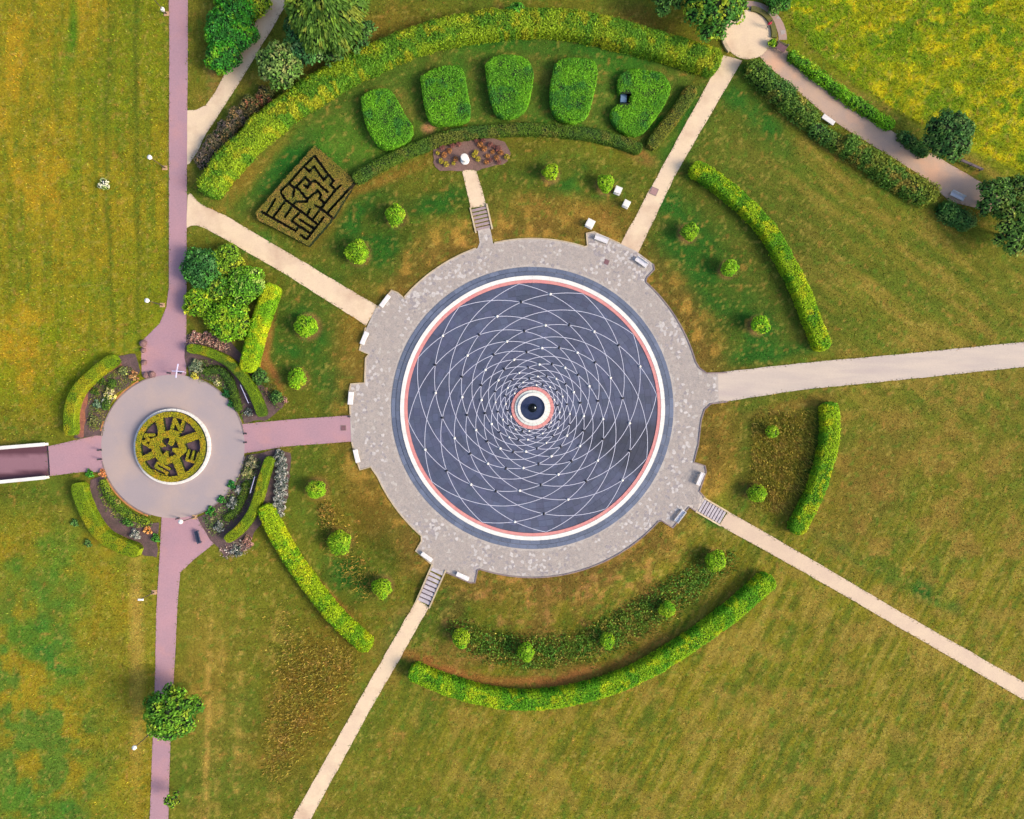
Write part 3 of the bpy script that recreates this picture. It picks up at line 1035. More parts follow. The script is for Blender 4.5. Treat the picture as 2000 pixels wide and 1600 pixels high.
# jets: white domes on odd rings, black spouts on even ones
mb = MB()
mb.lathe([(.19, 0), (.19, .10), (.15, .17), (.07, .20), (.02, .205)], 14)
wj = mb.mesh('white_jet', M['white'], True)
mb = MB()
mb.lathe([(.20, 0), (.20, .05), (.12, .09), (.10, .22), (.05, .24)], 14)
mb.box((.18, 0, .05), (.34, .12, .06))
bj = mb.mesh('black_spout', M['dark'], True)
for k in range(1, 22):
    r = R0 * math.exp(-0.0801 * k)
    white = k % 2 == 1
    for j in range(6):
        if white:
            a = R(21.15 if k % 4 == 1 else 51.15) + R(60) * j
        else:
            a = R(36.15 if k % 4 == 2 else 66.15) + R(60) * j
        o = bpy.data.objects.new('white_jet' if white else 'black_spout', wj if white else bj)
        s = (1.0 if k < 14 else 0.8) * (.95 if white else .8)
        o.scale = (s, s, 1)
        o.location = (r * math.cos(a), r * math.sin(a), 0.11)
        o.rotation_euler = (0, 0, a)
        link(o, fount)


# ------------------------------------------------------------------ steps
def flight(label, top_px, bot_px, width_px, n, m, kerbm, up=False):
    a, b = Vector(P(*top_px)), Vector(P(*bot_px))
    za, zb = float(terr(a.x, a.y)), float(terr(b.x, b.y))
    root = empty('stone_steps', (a.x, a.y, min(za, zb)), label, 'steps')
    d = Vector((b.x - a.x, b.y - a.y))
    L = d.length
    rz = math.atan2(d.y, d.x)
    w = width_px / PX
    dep = L / n
    for i in range(n):
        f = (i + .5) / n
        zt = za + (zb - za) * ((i + .5) / n) + .06
        mb = MB()
        mb.box((0, 0, -.10), (dep * .70, w, .26), bev=.02)
        c = a + (b - a) * f
        o = mb.build('tread', m, root, loc=(c.x - a.x, c.y - a.y, zt - root.location.z), rz=rz)
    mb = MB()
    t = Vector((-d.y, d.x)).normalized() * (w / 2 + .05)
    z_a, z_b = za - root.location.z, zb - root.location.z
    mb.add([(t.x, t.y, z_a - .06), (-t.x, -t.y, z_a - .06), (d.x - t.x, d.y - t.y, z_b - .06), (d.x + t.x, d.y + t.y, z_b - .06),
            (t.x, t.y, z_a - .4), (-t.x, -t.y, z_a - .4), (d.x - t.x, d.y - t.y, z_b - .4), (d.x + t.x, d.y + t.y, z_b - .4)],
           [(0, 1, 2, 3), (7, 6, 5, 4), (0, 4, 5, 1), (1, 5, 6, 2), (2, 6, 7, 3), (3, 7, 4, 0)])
    mb.build('riser_shade_base', M['riser'], root)  # added dark sheet; shade between the treads is put into its colour
    for s in (-1, 1):
        mb = MB()
        nrm = Vector((-d.y, d.x)).normalized() * (w / 2 + .13) * s
        n2 = 6
        vs2, fs2 = [], []
        for i in range(n2 + 1):
            f = -0.06 + 1.12 * i / n2
            q = Vector((d.x * f, d.y * f)) + Vector((nrm.x, nrm.y))
            zz = za + (zb - za) * min(1, max(0, f)) - root.location.z
            t = Vector((-d.y, d.x)).normalized() * .11
            for ss, z3 in ((-1, -.3), (-1, .20), (1, .20), (1, -.3)):
                vs2.append((q.x + t.x * ss, q.y + t.y * ss, zz + z3))
        for i in range(n2):
            for k in range(3):
                fs2.append((i * 4 + k, i * 4 + 4 + k, i * 4 + 5 + k, i * 4 + 1 + k))
        fs2 += [(3, 2, 1, 0), (n2 * 4, n2 * 4 + 1, n2 * 4 + 2, n2 * 4 + 3)]
        mb.add(vs2, fs2)
        mb.build('side_kerb', kerbm, root)
    return root


flight('pale grey stone steps leading down to the buff path at lower right', (1369, 987), (1412, 1012), 27, 8, M['step'], M['palekerb'])
flight('grey stone steps leading down to the gravel path at lower left', (856, 1112), (827, 1178), 25, 8, M['step'], M['palekerb'])
flight('worn brown stone steps leading up towards the white pedestal', (945, 449), (935, 405), 29, 6, M['stepbrown'], M['palekerb'])


# ------------------------------------------------------------------ benches
def bench(px, d, length_px, width_px, label, kind, rzflip=False):
    x, y, z = P(px[0], px[1], 0.45)
    z -= 0.45
    a = math.atan2(-d[1], d[0])
    L, W = length_px / PX, width_px / PX
    root = empty('bench', (x, y, z + .04), label, 'bench', 'white benches round the plaza' if kind != 'dark' else None, a)
    if kind == 'slab':
        MB().box((0, 0, .43), (L, W, .12), bev=.03).build('seat', M['benchwhite'], root)
        for s in (-1, 1):
            MB().box((s * L * .34, 0, .18), (.18, W * .8, .38)).build('leg', M['benchwhite'], root)
    else:
        fm = M['benchwhite'] if kind == 'framed' else M['darkbench']
        sm = M['benchgrey'] if kind == 'framed' else M['darkbench']
        f = MB()
        for s in (-1, 1):
            f.box((0, s * (W / 2 - .05), .42), (L, .10, .10))
            f.box((s * (L / 2 - .05), 0, .42), (.098, W - .21, .096))
        f.build('frame', fm, root)
        n = 4
        for i in range(n):
            yy = -W / 2 + .12 + (W - .24) * (i + .5) / n
            MB().box((0, yy, .415), (L - .22, (W - .24) / n * .9, .05)).build('slat', sm, root)
        for sx in (-1, 1):
            for sy in (-1, 1):
                MB().box((sx * (L / 2 - .12), sy * (W / 2 - .06), .18), (.09, .09, .38)).build('leg', fm, root)
        b = MB()
        b.box((0, W / 2 + .035, .72), (L, .05, .12))
        b.box((0, W / 2 + .025, .56), (L, .05, .10))
        for s in (-1, 1):
            b.box((s * L * .4, W / 2 + .0, .60), (.06, .03, .36))
        b.build('backrest', fm, root)
    return root


bench((752, 588), (-15.6, 21), 27, 8.5, 'plain white slab bench on the upper side of the left gravel path end', 'slab')
bench((711.6, 660.5), (-9.3, 22), 26, 9, 'plain white slab bench on the lower side of the left gravel path end', 'slab')
bench((685, 778), (-2, 24.5), 25, 10, 'plain white slab bench just above the short pink tarmac path', 'slab')
bench((696.5, 891), (6, 24.5), 26, 9, 'plain white slab bench just below the short pink tarmac path', 'slab')
bench((833.5, 1088), (20, 14.5), 25, 8, 'plain white slab bench left of the lower left steps', 'slab')
bench((903.5, 1126), (22, 10), 26, 8.5, 'plain white slab bench right of the lower left steps', 'slab')
bench((1328, 1008), (-16, 21), 27, 8, 'pale framed bench below the lower right steps', 'framed')
bench((1368, 935.5), (10, -24), 26, 8, 'pale framed bench above the lower right steps', 'framed')
bench((1175, 467), (25, 9.5), 27, 9.5, 'white framed bench with grey slats beside the white plinth', 'framed')
bench((1253, 512), (20.5, 14.5), 26, 9, 'white framed bench with grey slats right of the upper gravel path', 'framed')
bench((1618, 234), (22, 15.5), 27, 9.5, 'plain white slab bench in the hedge gap along the promenade', 'slab')
bench((1870, 383), (25.5, 12.5), 28, 9, 'white framed slatted bench near the trees at the promenade end', 'framed')
bench((386, 1049.5), (6, 24), 25, 8, 'dark blue-grey bench beside the lower tarmac road', 'dark')


def plinth(px, size_px, d, label, inset):
    x, y, z = P(px[0], px[1], .9)
    z -= .9
    s = size_px / PX
    root = empty('stone_plinth', (x, y, z), label, 'plinth', None, math.atan2(-d[1], d[0]))
    MB().box((0, 0, .08), (s * .95, s * .95, .24), bev=.03).build('base', M['white'], root)
    MB().box((0, 0, .48), (s * .68, s * .68, .60), bev=.02).build('shaft', M['white'], root)
    MB().box((0, 0, .86), (s, s, .16), bev=.03).build('cap', M['white'], root)
    MB().box((0, 0, .945), (s * .72, s * .72, .02)).build('plaque', M['benchgrey'] if inset else M['white'], root)


plinth((1153, 436), 15.5, (12, 6), 'larger white square stone plinth beside the framed bench', False)
plinth((1207.5, 371), 13.5, (12, 5), 'white square plinth with grey plaque touching the round shrub', True)
plinth((1224, 397.5), 13, (12, 6), 'small plain white square plinth near the upper gravel path', False)

# round pedestal in the flower bed
x, y, z = P(907, 307, 1.3)
z -= 1.3
ped = empty('pedestal', (x, y, z), 'white round stone pedestal in the flower bed at the top of the steps', 'pedestal')
mb = MB()
mb.lathe([(.62, 0), (.62, .18), (.52, .24), (.40, .34)], 24)
mb.build('base', M['white'], ped, smooth=False)
mb = MB()
mb.lathe([(.40, .3), (.37, .7), (.38, 1.1)], 24)
mb.build('shaft', M['white'], ped, smooth=False)
mb = MB()
mb.lathe([(.38, 1.08), (.50, 1.18), (.52, 1.26), (.48, 1.32), (.10, 1.34)], 24)
mb.build('cap', M['white'], ped)


# covers set in the paths
def cover(px, s, d, m, label):
    x, y, z = P(*px)
    root = empty('access_cover', (x, y, z + .05), label, 'cover', None, math.atan2(-d[1], d[0]))
    MB().box((0, 0, 0), (s, s, .03)).build('frame', M['kerb'], root)
    MB().box((0, 0, .006), (s * .86, s * .86, .03), bev=.006).build('lid', m, root)


cover((1277, 374), 1.05, (12, 5), M['coverpale'], 'faded square access cover in the upper gravel path')
cover((1184.5, 512), 0.72, (10, 4), M['cover'], 'small dark rusty access cover in the plaza paving')
cover((671, 836), 0.75, (10, 0), M['cover'], 'square access cover in the short pink tarmac path')


# ------------------------------------------------------------------ bridge parapets
def parapet(a, b, label):
    p, q = P2(*a, 0.9), P2(*b, 0.9)
    root = empty('parapet_wall', (q[0], q[1], 0), label, 'wall')
    for nm, w, z0, h in (('wall', .36, -.3, .70), ('coping', .48, .70, .84)):
        o = strip([p, q], w, h, nm, M['white'], None, z0, step=2)
        o.parent = root
        o.matrix_parent_inverse = Matrix.Translation(root.location).inverted()


parapet((-110, 884), (86, 868), 'white bridge parapet on the upper side of the left road')
parapet((-110, 952), (88, 933), 'white bridge parapet on the lower side of the left road')
MB().box((0, 0, 0), (.16, 4.3, .05)).build('expansion_joint', M['dark'], bpy.data.objects['bridge_deck'], loc=(P2(95, 899)[0], P2(95, 899)[1], .02), rz=R(4))


# ------------------------------------------------------------------ lamp posts
def lamp(base, label, h=3.9, head='ball', box=False):
    x, y, z = P(*base)
    root = empty('lamp_post', (x, y, z), label, 'lamp post', 'lamp posts along the tarmac road')
    MB().box((0, 0, .0), (.7, .6, .10), bev=.02).build('concrete_pad', M['cream'], root)
    mb = MB()
    mb.tube([(0, 0, 0), (0, 0, .9), (0, 0, 1.0), (0, 0, h)], [.10, .10, .06, .05], 10)
    mb.build('pole', M['polemetal'], root)
    if head == 'ball':
        mb = MB()
        mb.lathe([(.05, 0), (.22, .10), (.30, .26), (.26, .42), (.12, .52), (.02, .54)], 16)
        mb.build('lantern', M['lamp'], root, loc=(0, 0, h - .05), smooth=True)
        mb = MB()
        mb.lathe([(.30, 0), (.16, .10), (.03, .16)], 16)
        mb.build('lantern_cap', M['lamp'], root, loc=(0, 0, h + .40))
    else:
        MB().box((.14, 0, h + .02), (.75, .26, .12), bev=.04).build('lantern', M['lamp'], root)
    if box:
        MB().box((0, 0, 1.1), (.34, .42, .5), bev=.03).build('switch_box', M['lamp'], root)
    return root


lamp((322, 328), 'lamp post with white globe head left of the road, by the path junction')
lamp((325, 27), 'lamp post at the top edge left of the road with a pale switch box', box=True)
lamp((317, 596), 'lamp post left of the road just above the round compass court')
lamp((301, 1157), 'lamp post with flat white head left of the lower road', head='flat')
lamp((293, 1433), 'lamp post with white head beside the round tree on the lower road')
lamp((380, 1010), 'lamp post on the lower rim of the round compass court')


# ------------------------------------------------------------------ fingerpost, bollards, boulders, rails
x, y, z = P(362, 727)
fp = empty('fingerpost', (x, y, z), 'white fingerpost with four arms at the top of the compass court', 'signpost')
MB().tube([(0, 0, 0), (0, 0, 2.9)], .05, 8).build('post', M['signwhite'], fp)
for a, l in ((80, .95), (262, .85), (178, .6), (-4, .8)):
    MB().box((l / 2 + .05, 0, 0), (l, .09, .18)).build('arm', M['signwhite'], fp, loc=(0, 0, 2.55 + .05 * (l > 1)), rz=R(a))


def bollard(px, label):
    x, y, z = P(*px)
    r = empty('bollard', (x, y, z), label, 'bollard', 'dark bollards at the tarmac court entrances')
    mb = MB()
    mb.lathe([(.13, 0), (.13, .1), (.085, .14), (.08, .82)], 10)
    mb.build('post', M['dark'], r)
    mb = MB()
    mb.lathe([(.085, .80), (.12, .86), (.12, .95), (.05, 1.03), (.01, 1.04)], 10)
    mb.build('cap', M['dark'], r, smooth=True)


for p, l in (((333, 729), 'dark bollard at the upper court entrance, left of the fingerpost'), ((354, 729), 'dark bollard at the upper court entrance, next to the fingerpost'),
             ((198, 879), 'upper dark bollard of the pair at the left road entrance'), ((198, 897), 'lower dark bollard of the pair at the left road entrance'),
             ((481, 847), 'upper dark bollard where the short pink path leaves the court'), ((481, 864), 'lower dark bollard where the short pink path leaves the court'),
             ((683, 814), 'dark bollard where the short pink path meets the plaza'), ((350, 1012), 'dark bollard at the lower court entrance by the lamp post')):
    bollard(p, l)


def boulder(px, r, label, seed):
    x, y, z = P(*px)
    rg = np.random.default_rng(seed)
    bm = bmesh.new()
    bmesh.ops.create_icosphere(bm, subdivisions=3, radius=1)
    for v in bm.verts:
        n = v.co.normalized()
        k = 1 + .22 * (float(vn(n.x * 3 + seed, n.y * 3 + n.z * 2, 1.0, seed)) - .5) * 2
        v.co = Vector((n.x * r * k, n.y * r * k * .9, n.z * r * k * .7 + r * .35))
    me = bpy.data.meshes.new('boulder')
    bm.to_mesh(me)
    bm.free()
    me.materials.append(M['boulder'])
    for p in me.polygons:
        p.use_smooth = True
    o = obj('boulder', me, loc=(x, y, z))
    tag(o, label, 'boulder', 'boulders by the upper court entrance')


boulder((298, 732), .50, 'dark round boulder on the court rim, right of the paler one', 3)
boulder((286, 733), .45, 'pale round boulder on the court rim beside the dark one', 5)
boulder((281, 671), .52, 'dark boulder at the upper end of the row left of the road', 8)
boulder((281, 684), .38, 'middle boulder of the row left of the road', 12)
boulder((282, 708), .40, 'lowest boulder of the row left of the road', 15)


def rail(a, b, label):
    p, q = Vector(P(*a)), Vector(P(*b))
    root = empty('handrail', p, label, 'handrail')
    d = q - p
    MB().tube([(0, 0, .9), d + Vector((0, 0, .9))], .05, 8).build('top_rail', M['signwhite'], root)
    for f in (.04, .5, .96):
        MB().tube([d * f, d * f + Vector((0, 0, .9))], .035, 8).build('post', M['signwhite'], root)


rail((474, 752), (490, 788), 'thin white handrail beside the upper right court hedge')
rail((502, 930), (493, 962), 'thin white handrail beside the lower right court hedge')

# timber gate and rail by the gravel court
x, y, z = P(1524, 92)
gate = empty('timber_gate', (x, y, z), 'small weathered timber gate at the start of the promenade', 'gate', None, R(-24))
for s in (-1, 1):
    MB().tube([(s * .75, 0, 0), (s * .75, 0, 1.25)], .09, 8).build('post', M['timber'], gate)
for k in range(4):
    MB().box((0, 0, .25 + .27 * k), (1.42, .05, .11)).build('rail', M['timber'], gate)
x, y, z = P(1522, 99)
tb = empty('information_board', (x, y, z), 'slanted brown information board at the head of the promenade', 'board', None, R(-30))
MB().box((0, 0, .85), (1.3, .8, .06), tilt=R(20)).build('panel', M['cover'], tb)
for s in (-1, 1):
    MB().box((s * .45, 0, .4), (.09, .09, .84)).build('leg', M['timber'], tb)
x, y, z = P(1893, 325)
tr = empty('timber_rail', (x, y, z), 'short dark timber rail fence between the tree and the shrubs', 'fence', None, R(-24))
for k in (-1, 0, 1):
    MB().tube([(k * 1.5, 0, 0), (k * 1.5, 0, .75)], .08, 8).build('post', M['timber'], tr)
for zz in (.35, .68):
    MB().box((0, .0, zz), (3.3, .30 if zz > .5 else .06, .06)).build('rail', M['timber'], tr)

# little seat box in the topiary notch
x, y, z = P(1218, 192, .6)
z -= .6
bx = empty('storage_box', (x, y, z), 'blue-grey metal box standing in the notch of the heart-shaped hedge', 'box', None, R(-3))
MB().box((0, 0, .3), (.78, 1.1, .62), bev=.02).build('body', M['bluebox'], bx)
MB().box((0, 0, .64), (.86, 1.2, .07), bev=.02).build('lid', M['bluebox'], bx)

# ------------------------------------------------------------------ foliage
def leaves(pts, nrm, size, col, tilt=0.7, asp=0.6, rg=rng):
    n = len(pts)
    r = rg.normal(size=(n, 3))
    r /= np.linalg.norm(r, axis=1)[:, None]
    nn = nrm + tilt * r
    nn /= np.linalg.norm(nn, axis=1)[:, None] + 1e-9
    t = np.cross(nn, rg.normal(size=(n, 3)))
    t /= np.linalg.norm(t, axis=1)[:, None] + 1e-9
    b = np.cross(nn, t)
    s = np.broadcast_to(np.asarray(size, float), (n,))[:, None]
    V = np.empty((n, 4, 3))
    V[:, 0] = pts - t * s * .6
    V[:, 1] = pts + b * s * .6 * asp
    V[:, 2] = pts + t * s * .6
    V[:, 3] = pts - b * s * .6 * asp
    F = np.arange(4 * n).reshape(n, 4)
    T = np.repeat(np.clip(col, 0.003, .9), 4, axis=0)
    return V.reshape(-1, 3), F, T


LG = 2.0


def pal_col(p, pal, scale, rg=rng, seed=0, jit=.25):
    """patchy colours: pal = [main, second, third(rare), dark]"""
    n = len(p)
    a = fbm(p[:, 0], p[:, 1], scale, 100 + seed, 3)
    b = fbm(p[:, 0], p[:, 1], scale * .6, 120 + seed, 3)
    w = smst(.42, .58, a + rg.normal(0, .05, n))[:, None]
    c = pal[0] * (1 - w) + pal[1] * w
    w = smst(.58, .70, b + rg.normal(0, .03, n))[:, None] * .8
    c = c * (1 - w) + pal[2] * w
    c = c * np.exp(rg.normal(0, jit, n))[:, None] * LG
    return c


YEL, LIME, GREEN, DKG, OLIVE = S(176, 174, 26), S(138, 164, 26), S(86, 138, 26), S(46, 92, 26), S(120, 126, 24)
BROWN, BLUEG, PALE = S(146, 116, 44), S(70, 118, 66), S(164, 178, 104)
PAL_BIG = [S(122, 146, 28), S(82, 124, 28), S(152, 152, 32), DKG]
PAL_HEDGE = [S(136, 164, 22), S(88, 138, 22), S(172, 176, 26), DKG]
PAL_TOPI = [S(98, 152, 30), S(84, 138, 32), S(58, 116, 44), DKG]
PAL_CLIP = [S(122, 138, 22), S(102, 128, 22), S(150, 142, 26), DKG]
PAL_OLIVE = [S(78, 104, 28), S(66, 96, 34), S(100, 104, 40), DKG]
PAL_TREE = [S(96, 138, 32), S(66, 114, 32), S(140, 156, 44), DKG]
PAL_DARK = [S(72, 110, 46), S(54, 92, 42), S(106, 130, 64), DKG]
PAL_SHRUB = [S(130, 166, 26), S(104, 150, 24), S(150, 172, 40), DKG]


def smooth_line(pts, step=0.6):
    """Catmull-Rom through world points, resampled"""
    p = [np.array(q, float) for q in pts]
    p = [2 * p[0] - p[1]] + p + [2 * p[-1] - p[-2]]
    out = []
    for i in range(1, len(p) - 2):
        d = np.linalg.norm(p[i + 1] - p[i])
        k = max(2, int(d / step))
        for j in range(k):
            t = j / k
            out.append(.5 * ((2 * p[i]) + (-p[i - 1] + p[i + 1]) * t + (2 * p[i - 1] - 5 * p[i] + 4 * p[i + 1] - p[i + 2]) * t * t + (-p[i - 1] + 3 * p[i] - 3 * p[i + 1] + p[i + 2]) * t ** 3))
    out.append(p[-2])
    return np.array(out)


def hedge(px_line, w_px, h, label, pal, leaf=.22, dens=100, rough=.10, seed=0, cat='hedge', group=None, bulge=.2, pscale=2.6, name='hedge', tilt=.7, wvar=.0, topjit=.05):
    rg = np.random.default_rng(seed + 500)
    line = smooth_line([P2(a, b, h * .5) for a, b in px_line])
    mid = line[len(line) // 2]
    offs = float(np.hypot(mid[0], mid[1])) * h / CAM_H
    d0 = line[min(len(line) // 2 + 1, len(line) - 1)] - line[len(line) // 2 - 1]
    rad = mid / (np.linalg.norm(mid) + 1e-6)
    dn = d0 / np.linalg.norm(d0)
    offs *= abs(rad[0] * -dn[1] + rad[1] * dn[0])
    w0 = max(.5, w_px / PX * (1 - h / CAM_H / 2) - offs * .3)
    root_z = float(terr(mid[0], mid[1]))
    root = empty(name, (mid[0], mid[1], root_z), label, cat, group)
    seg = np.diff(line, axis=0)
    sl = np.hypot(seg[:, 0], seg[:, 1])
    cum = np.concatenate([[0], np.cumsum(sl)])
    L = cum[-1]

    def at(s):
        x = np.interp(s, cum, line[:, 0])
        y = np.interp(s, cum, line[:, 1])
        e = .3
        dx = np.interp(s + e, cum, line[:, 0]) - np.interp(s - e, cum, line[:, 0])
        dy = np.interp(s + e, cum, line[:, 1]) - np.interp(s - e, cum, line[:, 1])
        l = np.hypot(dx, dy) + 1e-9
        return x, y, dx / l, dy / l

    def wid(s):
        w = w0 * (1 + wvar * (vn(s, 0 * s, 2.5, seed + 3) - .5) * 2)
        end = np.minimum(s, L - s)
        rc = min(w0 * .5, 1.0)
        f = np.sqrt(np.clip(1 - (1 - np.clip(end / rc, 0, 1)) ** 2, 0, 1))
        return w * (.45 + .55 * f)

    def hgt(s):
        return h * (1 + topjit * (vn(s, 0 * s, 1.6, seed + 7) - .5) * 2)

    # rounded-box profile by arc length: q in [0,1] from left foot over the top to right foot
    cr = min(w0 * .5, h) * min(.95, .15 + 1.5 * bulge)
    pw_, ph_ = [-w0 / 2], [0.0]
    for k in range(9):
        t = math.pi - math.pi / 2 * k / 8
        pw_.append(-w0 / 2 + cr * .06 + cr + cr * math.cos(t))
        ph_.append(h - cr + cr * math.sin(t))
    pw_ += [0.0] + [-v for v in pw_[::-1]]
    ph_ += [h] + ph_[::-1]
    pw_, ph_ = np.array(pw_), np.array(ph_)
    pal_ = np.concatenate([[0], np.cumsum(np.hypot(np.diff(pw_), np.diff(ph_)))])
    pal_ /= pal_[-1]

    def prof(q):
        return np.interp(q, pal_, pw_) / (w0 / 2), np.interp(q, pal_, ph_) / h

    # core
    ns = max(4, int(L / .7))
    ss = np.linspace(0.02, L - .02, ns)
    X, Y, DX, DY = at(ss)
    W, H = wid(ss) * .5 * .93, hgt(ss) * .94
    nq = 15
    V = []
    for i in range(ns):
        z0 = float(terr(X[i], Y[i])) - .08
        for k in range(nq):
            u, v = prof(k / (nq - 1))
            V.append((X[i] - DY[i] * u * W[i], Y[i] + DX[i] * u * W[i], z0 + v * H[i] + .08 * (v > .01)))
    F = []
    for i in range(ns - 1):
        for k in range(nq - 1):
            F.append((i * nq + k, i * nq + k + 1, (i + 1) * nq + k + 1, (i + 1) * nq + k))
    mb = MB()
    mb.add(V, F + [tuple(range(nq - 1, -1, -1)), tuple((ns - 1) * nq + k for k in range(nq))])
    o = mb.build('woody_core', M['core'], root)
    o.matrix_parent_inverse = Matrix.Translation(root.location).inverted()
    # leaves: top and sides
    per = w0 + 2 * h * .9
    n = int(L * per * dens)
    s = rg.uniform(0, L, n)
    q = rg.uniform(0, 1, n)
    u, v = prof(q)
    x, y, dx, dy = at(s)
    w, hh = wid(s) * .5, hgt(s)
    # normals from profile
    e = 2e-3
    u2, v2 = prof(np.clip(q + e, 0, 1))
    u1, v1 = prof(np.clip(q - e, 0, 1))
    tu, tv = (u2 - u1) * w, (v2 - v1) * hh
    l = np.hypot(tu, tv) + 1e-9
    nu, nv = -tv / l, tu / l
    sgn = np.where(nu * u + nv * v < 0, -1, 1)
    nu, nv = nu * sgn, nv * sgn
    dis = rg.normal(0, rough, n) + rough * 1.2 * (fbm(x * 1.0 + u, y + v * 2, 1.4, seed + 9, 2) - .5) * 2
    uu, vv = u * w + nu * dis, v * hh + nv * dis
    pts = np.column_stack([x - dy * uu, y + dx * uu, terr(x, y) + np.maximum(vv, .02)])
    nr = np.column_stack([-dy * nu, dx * nu, nv])
    # end caps
    nc = int(2 * w0 * h * dens * .6)
    for end, sg in ((0, -1), (L, 1)):
        xe, ye, dxe, dye = at(np.full(nc, end))
        a = rg.uniform(-1, 1, nc) * wid(np.full(nc, float(end))) * .5
        zz = rg.uniform(0, 1, nc) * h * .97
        oo = rg.normal(0, rough, nc)
        pts = np.vstack([pts, np.column_stack([xe - dye * a + dxe * sg * oo, ye + dxe * a + dye * sg * oo, terr(xe, ye) + zz])])
        nr = np.vstack([nr, np.column_stack([dxe * sg, dye * sg, np.full(nc, .25)])])
    col = pal_col(pts, pal, pscale, rg, seed)
    Vl, Fl, Tl = leaves(pts, nr, leaf * rg.uniform(.7, 1.3, len(pts)), col, tilt, .6, rg)
    o = obj('foliage', npmesh('foliage', Vl, Fl, M['leaf'], tint=Tl), root)
    o.matrix_parent_inverse = Matrix.Translation(root.location).inverted()
    return root


hedge([(404, 378), (448, 316), (518, 248), (588, 194), (698, 130), (800, 84), (900, 57), (1000, 46), (1100, 46), (1200, 66), (1300, 93), (1403, 124)], 52, 2.3,
      'long wide curved mixed hedge, yellow and green, arching across the top garden', PAL_BIG, .19, 170, .11, 1, wvar=.06, pscale=2.2, topjit=.09)
hedge([(1352, 326), (1400, 357), (1450, 398), (1495, 445), (1530, 502), (1562, 565), (1588, 630), (1608, 682)], 34, 1.7,
      'bright yellow-green curved hedge right of the upper gravel path', PAL_HEDGE, .16, 190, .08, 2, pscale=1.7, topjit=.09)
hedge([(1618, 788), (1622, 830), (1616, 880), (1602, 930), (1584, 978), (1552, 1040)], 35, 1.7,
      'bright yellow-green curved hedge just below the wide right-hand path', PAL_HEDGE, .16, 190, .08, 3, pscale=1.7, topjit=.09)
hedge([(803, 1308), (850, 1330), (900, 1347), (960, 1362), (1020, 1368), (1080, 1365), (1140, 1353), (1200, 1335), (1260, 1308), (1320, 1272), (1380, 1232), (1440, 1185), (1490, 1142), (1507, 1130)], 38, 1.7,
      'longest bright green curved hedge across the bottom between two gravel paths', [S(128, 162, 24), S(86, 142, 22), S(168, 178, 24), DKG], .16, 190, .08, 4, pscale=1.7, topjit=.09)
hedge([(518, 988), (540, 1040), (570, 1090), (605, 1140), (640, 1185), (680, 1228), (722, 1264)], 34, 1.6,
      'yellow-green curved hedge between the lower road and the lower left gravel path', [S(142, 166, 22), S(104, 148, 22), S(170, 176, 26), DKG], .16, 190, .08, 5, pscale=1.7, topjit=.09)
hedge([(535, 557), (520, 597), (503, 647), (490, 697), (484, 726)], 36, 1.6,
      'short bright yellow-green hedge beside the clump of rounded shrubs', [S(144, 168, 22), S(106, 152, 22), S(172, 176, 26), DKG], .15, 220, .04, 6, bulge=.22)
hedge([(229, 699), (200, 719), (176, 740), (157, 760), (144, 785), (139, 815), (141, 850)], 26, 1.3,
      'clipped olive hedge curving round the upper left of the compass court', PAL_CLIP, .10, 330, .015, 7, bulge=.06, tilt=.3, topjit=.02)
hedge([(154, 943), (162, 975), (182, 1018), (205, 1047), (238, 1065), (274, 1078)], 31, 1.3,
      'clipped olive hedge curving round the lower left of the compass court', PAL_CLIP, .10, 330, .015, 8, bulge=.06, tilt=.3, topjit=.02)
hedge([(369, 681), (390, 683), (418, 692), (446, 706), (465, 724), (481, 742), (498, 771), (510, 800), (513, 813)], 20, 1.3,
      'clipped olive hedge curving round the upper right of the compass court', PAL_OLIVE[:1] + PAL_CLIP[1:], .10, 330, .015, 9, bulge=.06, tilt=.3, topjit=.02)
hedge([(530, 893), (517, 930), (506, 970), (493, 1003), (470, 1033), (444, 1054)], 20, 1.3,
      'clipped olive hedge curving round the lower right of the compass court', PAL_CLIP, .10, 330, .015, 10, bulge=.06, tilt=.3, topjit=.02)
hedge([(398, 727), (428, 722), (448, 742), (458, 772), (466, 802)], 16, .6,
      'low dark green planting band inside the upper right court hedge', PAL_OLIVE, .14, 150, .06, 11, bulge=.3)
hedge([(482, 942), (474, 970), (460, 998), (440, 1014)], 15, .6,
      'low dark green planting band inside the lower right court hedge', PAL_OLIVE, .14, 150, .06, 12, bulge=.3)
hedge([(222, 742), (212, 765), (205, 800)], 15, .5, 'low leafy edging strip on the upper left rim of the compass court', PAL_OLIVE, .15, 130, .06, 13, bulge=.4)
hedge([(200, 938), (212, 968), (232, 992), (262, 1010), (290, 1020)], 16, .6, 'low leafy edging strip on the lower left rim of the compass court', [S(112, 130, 32), S(92, 122, 32), S(140, 138, 40), DKG], .15, 130, .06, 14, bulge=.4)
hedge([(692, 352), (735, 326), (790, 300), (850, 276), (900, 263), (960, 256), (1040, 253), (1120, 258), (1190, 271), (1252, 292)], 25, 1.0,
      'dull olive curved hedge below the row of topiary blocks', PAL_OLIVE, .17, 130, .05, 15, bulge=.22)
hedge([(1268, 288), (1300, 248), (1330, 208), (1353, 172)], 27, 1.0, 'dull olive straight hedge alongside the upper gravel path', [S(104, 108, 36), S(84, 100, 34), S(128, 112, 44), DKG], .17, 130, .05, 16, bulge=.22)
hedge([(1466, 128), (1503, 160), (1543, 196), (1574, 222), (1590, 236)], 44, 1.9, 'loose dark hedge between the gravel court and the promenade bench', PAL_DARK[:1] + [S(88, 116, 40), S(130, 120, 48), DKG], .26, 90, .22, 17, bulge=.5, wvar=.12, topjit=.12)
